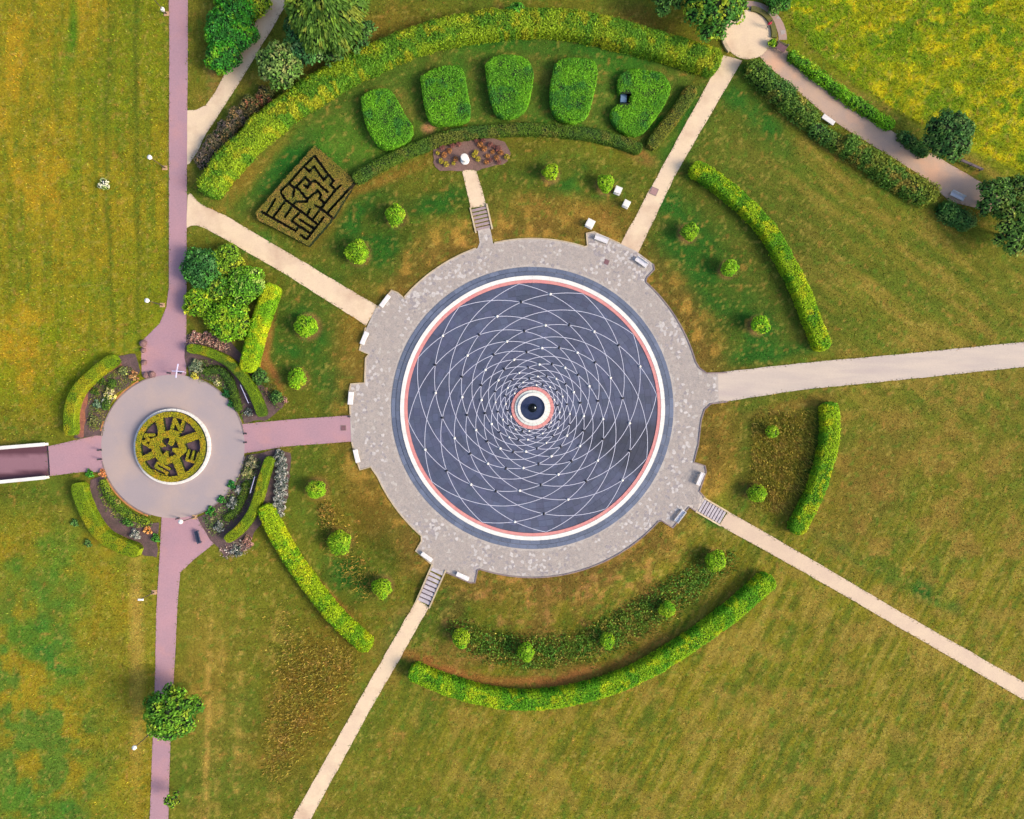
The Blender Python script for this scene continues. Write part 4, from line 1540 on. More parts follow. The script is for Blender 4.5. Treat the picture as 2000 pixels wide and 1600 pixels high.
hedge([(1648, 276), (1668, 290), (1700, 312), (1740, 338), (1780, 362), (1822, 386)], 48, 1.9, 'loose bronze-green hedge from the promenade bench towards the far trees', [S(82, 116, 40), S(112, 122, 40), S(136, 116, 48), DKG], .26, 90, .22, 18, bulge=.5, wvar=.12, topjit=.12)
hedge([(1584, 244), (1604, 260), (1626, 274), (1650, 290)], 26, 1.5, 'low dark hedge right behind the plain promenade bench', PAL_DARK[:1] + [S(88, 116, 40), S(130, 120, 48), DKG], .26, 90, .2, 22, bulge=.5, wvar=.1)
hedge([(1838, 404), (1866, 420), (1900, 436)], 34, 1.4, 'dark low shrub hedge behind the last promenade bench', PAL_DARK, .26, 90, .2, 19, bulge=.5, wvar=.1)
hedge([(1543, 106), (1572, 127), (1610, 156), (1650, 186), (1700, 219), (1742, 247)], 22, 1.1, 'narrow bright leafy hedge on the meadow side of the promenade', [S(110, 160, 26), S(84, 134, 30), S(160, 180, 40), DKG], .24, 90, .15, 20, bulge=.5, wvar=.18, topjit=.15)
hedge([(1758, 262), (1785, 282), (1808, 302)], 22, 1.0, 'dark scrubby hedge left of the round tree by the promenade', PAL_DARK, .26, 90, .18, 21, bulge=.5, wvar=.2)


# ---- topiary blocks
def block(outline_px, h, label, seed, pal=PAL_TOPI, group='topiary blocks in the top garden'):
    rg = np.random.default_rng(seed)
    ring = smooth_line([P2(a, b, h * .75) for a, b in outline_px + outline_px[:1]], .35)[:-1]
    c = ring.mean(0)
    z0 = float(terr(*c))
    root = empty('topiary_block', (c[0], c[1], z0), label, 'topiary', group)
    n = len(ring)
    V, F = [], []
    lv = [(.93, -.05), (.96, h * .5), (.97, h * .8), (.93, h * .93), (.80, h * .97), (.4, h * .97)]
    for k, z in lv:
        for p in ring:
            q = (p - c) * k
            V.append((q[0], q[1], z))
    for a in range(len(lv) - 1):
        for i in range(n):
            j = (i + 1) % n
            F.append((a * n + i, a * n + j, (a + 1) * n + j, (a + 1) * n + i))
    F.append(tuple((len(lv) - 1) * n + i for i in range(n)))
    mb = MB()
    mb.add(V, F)
    mb.build('woody_core', M['core'], root)
    # top leaves
    lo, hi = ring.min(0), ring.max(0)
    m = int((hi - lo).prod() * 230)
    p = rg.uniform(lo, hi, (m, 2))
    p = p[inpoly(p[:, 0], p[:, 1], [tuple(q) for q in ring])]
    d = np.min(np.hypot(p[:, None, 0] - ring[None, :, 0], p[:, None, 1] - ring[None, :, 1]), 1)
    drop = .25 * (1 - np.clip(d / .45, 0, 1)) ** 2
    bump = (fbm(p[:, 0], p[:, 1], 1.2, seed, 2) - .5) * .22
    pts = np.column_stack([p - c, h - drop + bump + rg.normal(0, .06, len(p))])
    nr = np.tile([0, 0, 1.0], (len(p), 1))
    # sides
    seg = np.roll(ring, -1, 0) - ring
    sl = np.hypot(seg[:, 0], seg[:, 1])
    m2 = int(sl.sum() * h * 190)
    k = rg.choice(n, m2, p=sl / sl.sum())
    t = rg.uniform(0, 1, m2)[:, None]
    q = ring[k] + seg[k] * t
    nn = np.column_stack([seg[k][:, 1], -seg[k][:, 0]]) / sl[k][:, None]
    if (nn * (q - c)).sum() < 0:
        nn = -nn
    q = q + nn * rg.normal(0, .05, m2)[:, None]
    pts = np.vstack([pts, np.column_stack([q - c, rg.uniform(0, h * .95, m2)])])
    nr = np.vstack([nr, np.column_stack([nn, np.full(m2, .3)])])
    col = pal_col(pts + np.array([c[0], c[1], 0]), pal, 2.2, rg, seed)
    Vl, Fl, Tl = leaves(pts, nr, .16 * rg.uniform(.7, 1.3, len(pts)), col, .8, .6, rg)
    obj('foliage', npmesh('foliage', Vl, Fl, M['leaf'], tint=Tl), root)


block([(706, 192), (722, 180), (748, 175), (766, 182), (790, 225), (805, 250), (795, 276), (765, 290), (740, 284), (722, 258), (710, 222)], 1.3, 'topiary block nearest the maze, darker green on its left', 31)
block([(822, 152), (845, 138), (878, 130), (902, 137), (912, 180), (917, 222), (905, 238), (870, 242), (842, 238), (832, 215), (826, 185)], 1.3, 'second topiary block from the maze, evenly green', 32)
block([(948, 128), (962, 115), (990, 109), (1022, 114), (1040, 138), (1036, 180), (1026, 212), (1000, 228), (972, 224), (960, 200), (953, 165)], 1.3, 'middle topiary block, tapering downwards with a dark left patch', 33)
block([(1084, 127), (1100, 117), (1130, 115), (1158, 121), (1165, 145), (1158, 185), (1146, 225), (1122, 238), (1095, 233), (1078, 212), (1075, 175)], 1.3, 'fourth topiary block, dark in the middle with a bright right edge', 34)
block([(1207, 168), (1212, 148), (1235, 136), (1262, 140), (1290, 145), (1308, 172), (1296, 205), (1272, 240), (1252, 260), (1226, 261), (1202, 244), (1193, 222), (1206, 205), (1228, 203), (1229, 182), (1210, 181)], 1.3, 'heart-shaped topiary block with a notch holding a blue-grey box', 35)


# ---- rastered hedge work (maze and compass letters)
def raster(name, parent, x0, y0, nx_, ny_, res, mask, z0, h, m, loc, jit=.02):
    nvx, nvy = nx_ + 1, ny_ + 1
    V, F = [], []
    idx = {}

    def vert(i, j, z):
        k = (i, j, z)
        if k not in idx:
            idx[k] = len(V)
            a, b = x0 + i * res, y0 + j * res
            V.append((a - loc[0] + float(_tab[i % 256, j % 256] - .5) * jit, b - loc[1] + float(_tab[j % 256, i % 256] - .5) * jit, z0 + (h * (1 + .05 * float(_tab[(i * 3) % 256, (j * 5) % 256] - .5)) if z else -.05)))
        return idx[k]
    for i in range(nx_):
        for j in range(ny_):
            if not mask[i, j]:
                continue
            F.append((vert(i, j, 1), vert(i + 1, j, 1), vert(i + 1, j + 1, 1), vert(i, j + 1, 1)))
            if i == 0 or not mask[i - 1, j]:
                F.append((vert(i, j + 1, 0), vert(i, j, 0), vert(i, j, 1), vert(i, j + 1, 1)))
            if i == nx_ - 1 or not mask[i + 1, j]:
                F.append((vert(i + 1, j, 0), vert(i + 1, j + 1, 0), vert(i + 1, j + 1, 1), vert(i + 1, j, 1)))
            if j == 0 or not mask[i, j - 1]:
                F.append((vert(i, j, 0), vert(i + 1, j, 0), vert(i + 1, j, 1), vert(i, j, 1)))
            if j == ny_ - 1 or not mask[i, j + 1]:
                F.append((vert(i + 1, j + 1, 0), vert(i, j + 1, 0), vert(i, j + 1, 1), vert(i + 1, j + 1, 1)))
    return npmesh(name, np.array(V), np.array(F), m)


def segdist(px_, py_, a, b):
    ax, ay = a
    bx_, by_ = b
    vx, vy = bx_ - ax, by_ - ay
    t = np.clip(((px_ - ax) * vx + (py_ - ay) * vy) / (vx * vx + vy * vy + 1e-9), 0, 1)
    return np.hypot(px_ - ax - t * vx, py_ - ay - t * vy)


def top_leaves(mask, x0, y0, res, loc, z, dens, leaf, pal, seed, tilt=.5, pscale=1.2):
    rg = np.random.default_rng(seed)
    ii, jj = np.nonzero(mask)
    n = int(len(ii) * res * res * dens)
    k = rg.integers(0, len(ii), n)
    p = np.column_stack([x0 + (ii[k] + rg.uniform(0, 1, n)) * res, y0 + (jj[k] + rg.uniform(0, 1, n)) * res])
    pts = np.column_stack([p[:, 0] - loc[0], p[:, 1] - loc[1], z + rg.normal(0, .03, n)])
    col = pal_col(np.column_stack([p, p[:, :1]]), pal, pscale, rg, seed)
    return leaves(pts, np.tile([0, 0, 1.0], (n, 1)), leaf * rg.uniform(.7, 1.3, n), col, tilt, .6, rg)


MZ = lambda p: P2(480 + p[0] / 6.154, 240 + p[1] / 6.154, .9)
maze_out = [MZ(p) for p in ((820, 262), (1090, 490), (1320, 700), (1190, 900), (1060, 1120), (900, 1310), (752, 1478), (480, 1330), (150, 1170), (120, 1080), (470, 670))]
maze_paths = [[(820, 390), (690, 520), (520, 720), (425, 810), (425, 850), (480, 930), (560, 990), (700, 1090), (850, 1210)], [(820, 390), (980, 610), (1050, 690), (1010, 740), (1075, 800), (1130, 750)],
              [(690, 520), (760, 580), (815, 520), (930, 680), (980, 630)], [(520, 720), (580, 790), (710, 650), (770, 720), (740, 780), (705, 750)], [(770, 720), (825, 690), (980, 830)], [(580, 790), (570, 880)],
              [(620, 780), (735, 920), (860, 810), (905, 870), (880, 910), (940, 960)], [(1075, 800), (900, 1030), (810, 1150)], [(735, 920), (735, 950), (610, 945), (560, 990)], [(560, 1000), (470, 1130)],
              [(480, 930), (325, 1140)], [(350, 920), (250, 1090)], [(190, 1070), (600, 1300), (640, 1240)], [(640, 1080), (550, 1180), (640, 1240), (780, 1330)], [(930, 1140), (730, 1400), (660, 1350)],
              [(650, 1165), (820, 1270)], [(770, 1040), (740, 1100)], [(830, 990), (900, 1030), (980, 1090), (1050, 1150)], [(980, 1080), (1300, 710)]]
arr = np.array(maze_out)
res = .10
x0, y0 = arr.min(0) - .2
nx_, ny_ = [int(v / res) + 2 for v in (arr.max(0) + .2 - (x0, y0))]
gx, gy = np.meshgrid(x0 + (np.arange(nx_) + .5) * res, y0 + (np.arange(ny_) + .5) * res, indexing='ij')
mk = inpoly(gx, gy, maze_out)
path = np.zeros_like(mk)
for pl in maze_paths:
    q = [MZ(p) for p in pl]
    for a, b in zip(q[:-1], q[1:]):
        path |= segdist(gx, gy, a, b) < .21
mk &= ~path
mc = arr.mean(0)
mz = float(terr(*mc))
maze = empty('hedge_maze', (mc[0], mc[1], mz), 'miniature hedge maze with narrow dark paths in a clipped square block', 'maze')
obj('woody_core', raster('woody_core', None, x0, y0, nx_, ny_, res, mk, 0, .86, M['core'], mc), maze)
Vl, Fl, Tl = top_leaves(mk, x0, y0, res, mc, .88, 330, .11, [S(128, 112, 46), S(116, 110, 40), S(146, 116, 58), DKG], 41, .3)
obj('foliage', npmesh('foliage', Vl, Fl, M['leaf'], tint=Tl), maze)
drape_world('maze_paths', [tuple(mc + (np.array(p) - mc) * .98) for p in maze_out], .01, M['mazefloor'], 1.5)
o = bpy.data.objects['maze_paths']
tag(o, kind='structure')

# compass planter
cx, cy, cz = P(336.5, 872.5, .35)
plan = empty('compass_planter', (cx, cy, .03), 'round white-walled planter with clipped hedges spelling N E S W as a compass', 'planter')
r_out, r_in = 74.0 / PX, 69.0 / PX
for i in range(48):
    pass
vs1, fs1 = sector(r_in, r_out, 0.004, 2 * math.pi / 48 - .004, -.05, .50, 3, .02)
wm = bpy.data.meshes.new('wall_block')
wm.from_pydata(vs1, [], fs1)
wm.materials.append(M['white'])
for i in range(48):
    o = bpy.data.objects.new('wall_block', wm)
    o.rotation_euler = (0, 0, i * 2 * math.pi / 48)
    link(o, plan)
mb = MB()
mb.lathe([(r_in + .02, -.02), (r_in + .02, .28)], 48)
mb.build('soil', M['planter'], plan)


def CZ(p):
    q = P2(255 + p[0] / 9.697, 790 + p[1] / 9.697, .7)
    return (q[0] - cx, q[1] - cy)


res = .065
half = r_in + .05
nn_ = int(2 * half / res)
gx, gy = np.meshgrid(-half + (np.arange(nn_) + .5) * res, -half + (np.arange(nn_) + .5) * res, indexing='ij')
rr = np.hypot(gx, gy)


def polymask(pts):
    return inpoly(gx, gy, [CZ(p) for p in pts])


def strokemask(lines, w):
    m_ = np.zeros(gx.shape, bool)
    for pl in lines:
        q = [CZ(p) for p in pl]
        for a, b in zip(q[:-1], q[1:]):
            m_ |= segdist(gx, gy, a, b) < w / 9.697 / PX / 2
    return m_


ringm = (rr < r_in - .06) & (rr > 57.5 / PX)
spokes = [polymask([(430, 240), (620, 215), (660, 500), (600, 640), (530, 640), (530, 480), (480, 310)]), polymask([(920, 630), (1240, 520), (1330, 540), (1340, 640), (1040, 745), (950, 740)]),
          polymask([(800, 1070), (940, 1010), (1050, 1310), (930, 1370)]), polymask([(420, 890), (480, 1000), (250, 1090), (190, 1000)])]
hub = polymask([(540, 600), (660, 510), (790, 478), (945, 520), (930, 640), (1040, 745), (1082, 880), (935, 1010), (840, 1085), (700, 1145), (570, 1110), (450, 950), (425, 880), (368, 740), (420, 640)])
hub &= ~polymask([(640, 640), (750, 628), (745, 660), (720, 740), (790, 795), (830, 760), (865, 650), (930, 820), (810, 830), (800, 880), (880, 940), (740, 1000), (725, 940), (735, 890), (690, 880), (620, 960), (550, 810), (680, 800), (600, 690)])


def glyph(c, uy, s, lines, w):
    ux = (uy[1] * s, -uy[0] * s)
    return strokemask([[(c[0] + p * ux[0] + q * uy[0], c[1] + p * ux[1] + q * uy[1]) for p, q in ln] for ln in lines], w)


letters = {'letter_n_hedge': glyph((900, 392), (-24, 88), .95, [[(-1, 1), (-1, -1), (1, 1), (1, -1)]], 64),
           'letter_e_hedge': glyph((1180, 985), (90, 24), 1.0, [[(-1, -1), (-1, 1)], [(-1, -1), (1, -1)], [(-1, 0), (1, 0)], [(-1, 1), (1, 1)]], 44),
           'letter_s_hedge': glyph((590, 1238), (-40, 76), 1.45, [[(1, -1), (-1, -1), (-1, 0), (1, 0), (1, 1), (-1, 1)]], 46),
           'letter_w_hedge': glyph((330, 668), (-92, -26), 1.3, [[(-1, -1), (-.55, 1), (0, -.5), (.55, 1), (1, -1)]], 50)}
inside = rr < 56.5 / PX
allm = [('ring_hedge', ringm)] + [('spoke_hedge', s & (rr < 57.4 / PX) & ~hub) for s in spokes] + [('hub_hedge', hub)] + [(k, v & inside & ~hub) for k, v in letters.items()]
for k, (nm, m_) in enumerate(allm):
    for kk2, (nm2, m2) in enumerate(allm):
        if nm.startswith('letter') and nm2 == 'spoke_hedge':
            m_ = m_ & ~m2
    hh = .60 if not nm.startswith('letter') else .52
    o = obj(nm, raster(nm, None, -half, -half, nn_, nn_, res, m_, .25, hh, M['core'], (0, 0)), plan)
    Vl, Fl, Tl = top_leaves(m_, -half, -half, res, (0, 0), .25 + hh + .01, 620, .075, [S(172, 156, 32), S(154, 150, 30), S(188, 150, 38), DKG], 60 + k, .25)
    lf = obj('leaves', npmesh('leaves', Vl, Fl, M['leaf'], tint=Tl), o)


# ------------------------------------------------------------------ shrubs, trees, plants
def blobs_mesh(centres, radii, pal, leaf, dens, rg, up=.15, pscale=1.5, seed=0, squash=.85, origin=(0, 0, 0), tilt=.8, jit=.25):
    P_, N_ = [], []
    cs = np.array(centres)
    rs = np.array(radii)
    for c, r in zip(cs, rs):
        n = int(4 * math.pi * r * r * dens * .62)
        d = rg.normal(size=(n, 3))
        d /= np.linalg.norm(d, axis=1)[:, None]
        d = d[d[:, 2] > -.35]
        rad = r * (1 + rg.normal(0, .09, len(d)))
        p = c + d * rad[:, None] * np.array([1, 1, squash])
        # drop what is buried in neighbours
        keep = np.ones(len(p), bool)
        for c2, r2 in zip(cs, rs):
            if c2 is c or np.allclose(c2, c):
                continue
            if np.linalg.norm(c2 - c) < r + r2:
                e = (p - c2) / np.array([1, 1, squash])
                keep &= (e * e).sum(1) > (r2 * .86) ** 2
        P_.append(p[keep])
        N_.append(d[keep])
    p = np.vstack(P_)
    nr = np.vstack(N_)
    keep = p[:, 2] > .02
    p, nr = p[keep], nr[keep]
    o = np.asarray(origin)
    col = pal_col(p + o, pal, pscale, rg, seed, jit)
    return leaves(p, nr + np.array([0, 0, up]), leaf * rg.uniform(.65, 1.35, len(p)), col, tilt, .6, rg)


def cores(centres, radii, k=.8):
    mb = MB()
    for c, r in zip(centres, radii):
        mb.lathe([(r * k * math.cos(t), r * k * .85 * math.sin(t)) for t in np.linspace(-1.2, 1.45, 6)], 10, c)
    return mb


def round_shrub(px, r_px, h, label, seed, pal=PAL_SHRUB):
    rg = np.random.default_rng(seed)
    x, y, z = P(px[0], px[1], h * .55)
    z = float(terr(x, y))
    r = r_px * 1.12 / PX * (1 - h / CAM_H)
    root = empty('round_shrub', (x, y, z), label, 'shrub', 'clipped round shrubs round the plaza')
    r *= rg.uniform(.92, 1.08)
    h *= rg.uniform(.9, 1.15)
    sq = rg.uniform(.86, 1.14)
    pal = [p_ * np.array([rg.uniform(.8, 1.12), rg.uniform(.88, 1.06), 1]) for p_ in pal]
    cs, rs = [(0, 0, h * .52)], [r * .84]
    for i in range(9):
        a = rg.uniform(0, 6.28)
        e = rg.uniform(-.1, 1.2)
        cs.append((r * .62 * sq * math.cos(a) * math.cos(e), r * .62 / sq * math.sin(a) * math.cos(e), h * .55 + h * .25 * math.sin(e)))
        rs.append(r * rg.uniform(.36, .5))
    MB().tube([(0, 0, -.05), (0, 0, h * .6)], [.10, .07], 8).build('stem', M['bark'], root)
    cores(cs, rs, .86).build('woody_core', M['core'], root)
    V, F, T = blobs_mesh(cs, rs, pal, .17, 120, rg, .2, 1.0, seed, .95, (x, y, z), .75, .30)
    obj('foliage', npmesh('foliage', V, F, M['leaf'], tint=T), root)


SL = ['round clipped shrub upper left of the plaza, nearer the centre path', 'larger round clipped shrub by the left gravel path, above it',
      'small round shrub in the watered patch right of the flower bed', 'narrow round shrub touching the grey-topped white plinth',
      'uppermost of three round shrubs inside the upper right curved hedge', 'middle of three round shrubs inside the upper right curved hedge',
      'lowest of three round shrubs inside the upper right curved hedge', 'large round shrub just below the left gravel path',
      'smaller round shrub above the short pink tarmac path', 'uppermost of three round shrubs inside the lower left curved hedge',
      'middle of three round shrubs inside the lower left curved hedge', 'lowest of three round shrubs inside the lower left curved hedge',
      'leftmost round shrub in the bottom rough grass band', 'second round shrub from the left in the bottom rough grass band',
      'third round shrub from the left in the bottom rough grass band', 'fourth round shrub from the left in the bottom rough grass band',
      'round shrub at the right end of the bottom rough grass band', 'round shrub at the lower tip of the right-hand long grass patch', 'smallest round shrub at the top of the right-hand long grass patch']
for i, (a, b, r, h) in enumerate(SHRUBS):
    round_shrub((a, b), r, h, SL[i], 200 + i)


def tree(px, r_px, h, label, seed, pal=PAL_TREE, leaf=.34, dens=26, nb=34, trunk=.22, name='tree', cat='tree', group=None, flat=.55, low=.45, jit=.22, lobes=1.0, hang=False):
    rg = np.random.default_rng(seed)
    x, y, z = P(px[0], px[1], h * .6)
    z = float(terr(x, y))
    r = r_px / PX * (1 - h * .6 / CAM_H)
    root = empty(name, (x, y, z), label, cat, group)
    cs, rs = [], []
    for i in range(nb):
        a = 2.399963 * i + rg.uniform(-.3, .3)
        f = math.sqrt((i + .5) / nb)
        rad = r * f * .80 * rg.uniform(.9, 1.1)
        zz = h * (low + (1 - low) * .78 * math.sqrt(max(0, 1 - (f * .98) ** 2))) + rg.uniform(-.04, .04) * h
        cs.append((rad * math.cos(a), rad * math.sin(a), zz))
        rs.append(r * rg.uniform(.20, .30) * lobes)
    tb = MB()
    top = h * low * 1.05
    tb.tube([(0, 0, -.1), (0, 0, .25), (.05 * trunk, .08, top * .6), (.1, .05, top)], [trunk * 1.5, trunk, trunk * .85, trunk * .7], 10)
    for i in range(0, nb, max(1, nb // 9)):
        c = Vector(cs[i])
        st = Vector((0, 0, top * rg.uniform(.7, 1.0)))
        mid = st.lerp(c, .5) + Vector((0, 0, .15 * h * .2))
        tb.tube([st, mid, c], [trunk * .45, trunk * .28, trunk * .1], 6)
    tb.build('trunk', M['bark'], root)
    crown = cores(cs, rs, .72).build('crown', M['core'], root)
    V, F, T = blobs_mesh(cs, rs, pal, leaf, dens, rg, .25, 1.6, seed, .85, (x, y, z), .9, jit)
    if hang:
        n = len(F)
        k = rg.random(n) < .6
        W = V.reshape(-1, 4, 3)
        d = W[:, 2] - W[:, 0]
        c = W.mean(1)
        out = c * np.array([1, 1, 0])
        out /= np.linalg.norm(out, axis=1)[:, None] + 1e-6
        dirv = out * .8 + np.array([0.1, -.25, -.55])
        ln = leaf * rg.uniform(1.2, 2.6, n)
        W[k, 0] = c[k] - dirv[k] * ln[k, None] * .5
        W[k, 2] = c[k] + dirv[k] * ln[k, None] * .5
        V = W.reshape(-1, 3)
    obj('leaves', npmesh('leaves', V, F, M['leaf'], tint=T), crown)
    return root


tree((337, 1390), 56, 6.0, 'broad round green tree overhanging the lower tarmac road', 301, [S(92, 136, 34), S(64, 112, 32), S(140, 158, 44), DKG], nb=44)
tree((337, 1560), 17, 3.0, 'small young tree at the lower road edge near the bottom', 302, PAL_TREE, .26, 36, 14, .08)
tree((1850, 266), 50, 6.5, 'round dark green tree on the meadow side of the promenade', 303, PAL_DARK, nb=40)
tree((1940, 385), 42, 5.0, 'dark tree at the promenade end beside the last bench', 304, [S(86, 120, 48), S(66, 102, 44), S(120, 138, 66), DKG], nb=30, group='trees at the promenade end')
tree((1985, 448), 54, 5.5, 'bushy grey-green tree cut by the right edge, below the promenade end', 305, [S(100, 130, 50), S(80, 114, 46), S(140, 148, 66), DKG], nb=30, group='trees at the promenade end')
tree((1990, 372), 34, 4.5, 'grey-green tree cut by the right edge, level with the last bench', 306, [S(104, 128, 54), S(80, 112, 46), S(140, 146, 70), DKG], nb=24, group='trees at the promenade end')
tree((1394, 14), 62, 7.0, 'large green tree overhanging the gravel court at the top', 307, [S(84, 130, 40), S(58, 106, 38), S(150, 160, 34), DKG], nb=46)
tree((1300, -2), 34, 5.5, 'smaller tree at the top edge left of the gravel court', 308, PAL_DARK, nb=24)
tree((642, 22), 84, 8.0, 'large drooping feathery tree at the top edge above the long hedge', 309, [S(92, 120, 36), S(72, 104, 36), S(124, 132, 46), DKG], nb=46, hang=True, leaf=.4)
tree((548, 128), 48, 5.0, 'pale silvery-green tree between the gravel path and the long hedge', 310, [S(104, 130, 64), S(82, 118, 48), S(150, 152, 92), DKG], nb=34)
tree((604, 84), 46, 5.0, 'bluish green tree between the drooping tree and the pale tree', 311, [S(74, 122, 58), S(62, 110, 60), S(128, 156, 96), DKG], nb=30)
tree((694, 66), 40, 5.5, 'dark green tree tucked under the right side of the drooping tree', 313, PAL_DARK, nb=26)
tree((645, 104), 28, 4.0, 'low dark tree between the bluish tree and the long hedge', 314, PAL_DARK, nb=18)
tree((588, 52), 34, 4.0, 'dark shady shrub tree left of the drooping tree', 312, PAL_DARK, nb=20)


def bush(px, r_px, h, label, seed, pal, group=None, leaf=.26, dens=55, nb=12, sx=1.0, sy=1.0, rot=0.0, name='shrub', cat='shrub', pscale=1.2):
    rg = np.random.default_rng(seed)
    x, y, _ = P(px[0], px[1], h * .6)
    z = float(terr(x, y))
    r = r_px / PX * (1 - h * .6 / CAM_H)
    root = empty(name, (x, y, z), label, cat, group, rot)
    cs, rs = [(0, 0, h * .35)], [min(r * .6, h * .7)]
    for i in range(nb):
        a = 2.399963 * i
        f = math.sqrt((i + .5) / nb)
        cs.append((r * .74 * f * math.cos(a) * sx, r * .74 * f * math.sin(a) * sy, h * (.36 + .34 * math.sqrt(max(0, 1 - f * f))) + rg.uniform(-.05, .05) * h))
        rs.append(min(r * .42, h * .55) * rg.uniform(.8, 1.1))
    MB().tube([(0, 0, -.05), (0, 0, h * .5)], [.08, .05], 6).build('stem', M['bark'], root)
    cores(cs, rs, .82).build('woody_core', M['core'], root)
    V, F, T = blobs_mesh(cs, rs, pal, leaf, dens, rg, .2, pscale, seed, .85, (x, y, z), .85, .3)
    obj('foliage', npmesh('foliage', V, F, M['leaf'], tint=T), root)


G1 = 'rounded shrubs beside the road above the compass court'
bush((396, 524), 40, 2.6, 'dark blue-green rounded shrub against the road, at the top of the clump', 401, [S(64, 118, 44), S(48, 96, 44), S(84, 130, 70), DKG], G1, nb=18)
bush((442, 508), 31, 2.4, 'yellow-tinged shrub at the upper right of the clump by the road', 402, [S(104, 140, 34), S(140, 150, 38), S(84, 126, 36), DKG], G1, nb=14)
bush((477, 556), 37, 2.6, 'pale-flowering rounded shrub at the right of the clump beside the short hedge', 403, [S(100, 146, 34), S(78, 128, 34), S(150, 168, 84), DKG], G1, nb=18)
bush((388, 590), 30, 2.2, 'lime green shrub at the lower left of the clump by the road', 404, [S(118, 152, 26), S(94, 138, 28), S(156, 160, 32), DKG], G1, nb=14)
bush((446, 626), 41, 2.4, 'lime green shrub at the bottom of the clump by the road', 405, [S(108, 150, 28), S(84, 134, 28), S(140, 160, 36), DKG], G1, nb=20)
bush((428, 562), 28, 2.2, 'dark green shrub in the middle of the clump by the road', 406, PAL_TREE, G1, nb=10)
G2 = 'dense shrubs between the road and the upper gravel path'
PD = [S(56, 128, 30), S(44, 104, 36), S(110, 156, 34), DKG]
for i, (a, b, r, l) in enumerate(((462, 8, 50, 'bushy green shrub at the top edge between the road and the gravel path'), (500, 2, 28, 'yellow-green shrub at the top edge touching the gravel path'), (438, 60, 40, 'dense deep green shrub in the middle of the bed left of the gravel path'),
                                 (468, 62, 34, 'deep green shrub beside the gravel path, right of the dense middle one'), (434, 108, 34, 'lowest deep green shrub of the bed left of the gravel path'))):
    bush((a, b), r, 2.4, l, 420 + i, PD if i != 1 else [S(150, 164, 36), S(110, 146, 36), S(176, 168, 46), DKG], G2, nb=16)
G3 = 'purple-brown shrubs outside the long curved hedge'
PP = [S(104, 92, 84), S(92, 84, 62), S(128, 104, 64), DKG]
for i, (a, b, r, l) in enumerate(((398, 312, 20, 'lowest purple-brown shrub at the foot of the long hedge'), (416, 286, 22, 'second purple-brown shrub up the long hedge'), (438, 258, 24, 'third purple-brown shrub up the long hedge'),
                                 (462, 232, 24, 'fourth purple-brown shrub up the long hedge'), (488, 206, 24, 'purple-brown shrub with red tints near the pale tree'), (516, 186, 20, 'topmost purple-brown shrub under the pale tree'))):
    bush((a, b), r, 1.2, l, 440 + i, PP if i < 4 else [S(98, 86, 52), S(84, 90, 44), S(150, 90, 66), DKG], G3, nb=9, leaf=.22)
bush((1509, 83), 9.5, 1.1, 'small bright clipped bush on the edge of the gravel court', 460, PAL_SHRUB, None, .17, 110, 6)
bush((1008, 26), 22, 2.5, 'tall green sapling growing out of the middle of the long hedge', 461, [S(74, 140, 40), S(62, 126, 36), S(110, 160, 50), DKG], None, .3, 50, 10)
bush((540, 775), 13, .9, 'dark shrub in the bed right of the upper court hedge', 462, PAL_DARK, None, .2, 80, 8)
bush((508, 735), 16, 1.0, 'dark shrub at the foot of the short bright hedge', 463, PAL_DARK, None, .2, 80, 8)
bush((1520, 2), 26, 1.4, 'dark green shrub at the top edge beside the flagged path', 464, [S(62, 112, 36), S(50, 98, 36), S(110, 140, 60), DKG], None, .26, 60, 10)

def scatter_poly(poly_px, per_m2, seed, blur=0.0):
    rg = np.random.default_rng(seed)
    pw = PL(poly_px)
    arr = np.array(pw)
    lo, hi = arr.min(0), arr.max(0)
    n = int((hi - lo).prod() * per_m2)
    p = rg.uniform(lo, hi, (n, 2))
    q = p + rg.normal(0, blur, p.shape)
    return p[inpoly(q[:, 0], q[:, 1], pw)]



# court beds: soil and low plants
for nm, poly, m_, lab in (('planting_bed', [(232, 694), (262, 690), (275, 722), (262, 745), (225, 770), (205, 815), (200, 850), (148, 856), (150, 805), (165, 765), (195, 725)], 'soil', 0),
                          ('mulch_strip', [(234, 702), (240, 712), (215, 728), (190, 745), (174, 770), (166, 800), (166, 852), (154, 852), (155, 805), (162, 775), (178, 745), (205, 722)], 'redsoil', 0),
                          ('planting_bed', [(176, 936), (203, 926), (215, 965), (240, 995), (285, 1018), (312, 1020), (308, 1090), (285, 1085), (230, 1052), (195, 1015), (175, 970)], 'soil', 0),
                          ('planting_bed', [(366, 655), (432, 650), (470, 690), (498, 735), (530, 770), (556, 775), (552, 800), (525, 820), (478, 824), (462, 780), (420, 745), (370, 735), (362, 700)], 'soil', 0),
                          ('planting_bed', [(480, 890), (545, 878), (566, 885), (568, 930), (555, 1000), (530, 1008), (495, 1040), (490, 1070), (440, 1088), (418, 1062), (388, 1010), (428, 985), (466, 940)], 'soil', 0),
                          ('planting_bed', [(850, 292), (880, 276), (930, 266), (985, 276), (1000, 300), (985, 322), (930, 332), (902, 332), (860, 334), (846, 318)], 'flowersoil', 0)):
    drape(nm, poly, .05 if nm == 'planting_bed' else .056, M[m_], .8, 'structure', wob=.5)

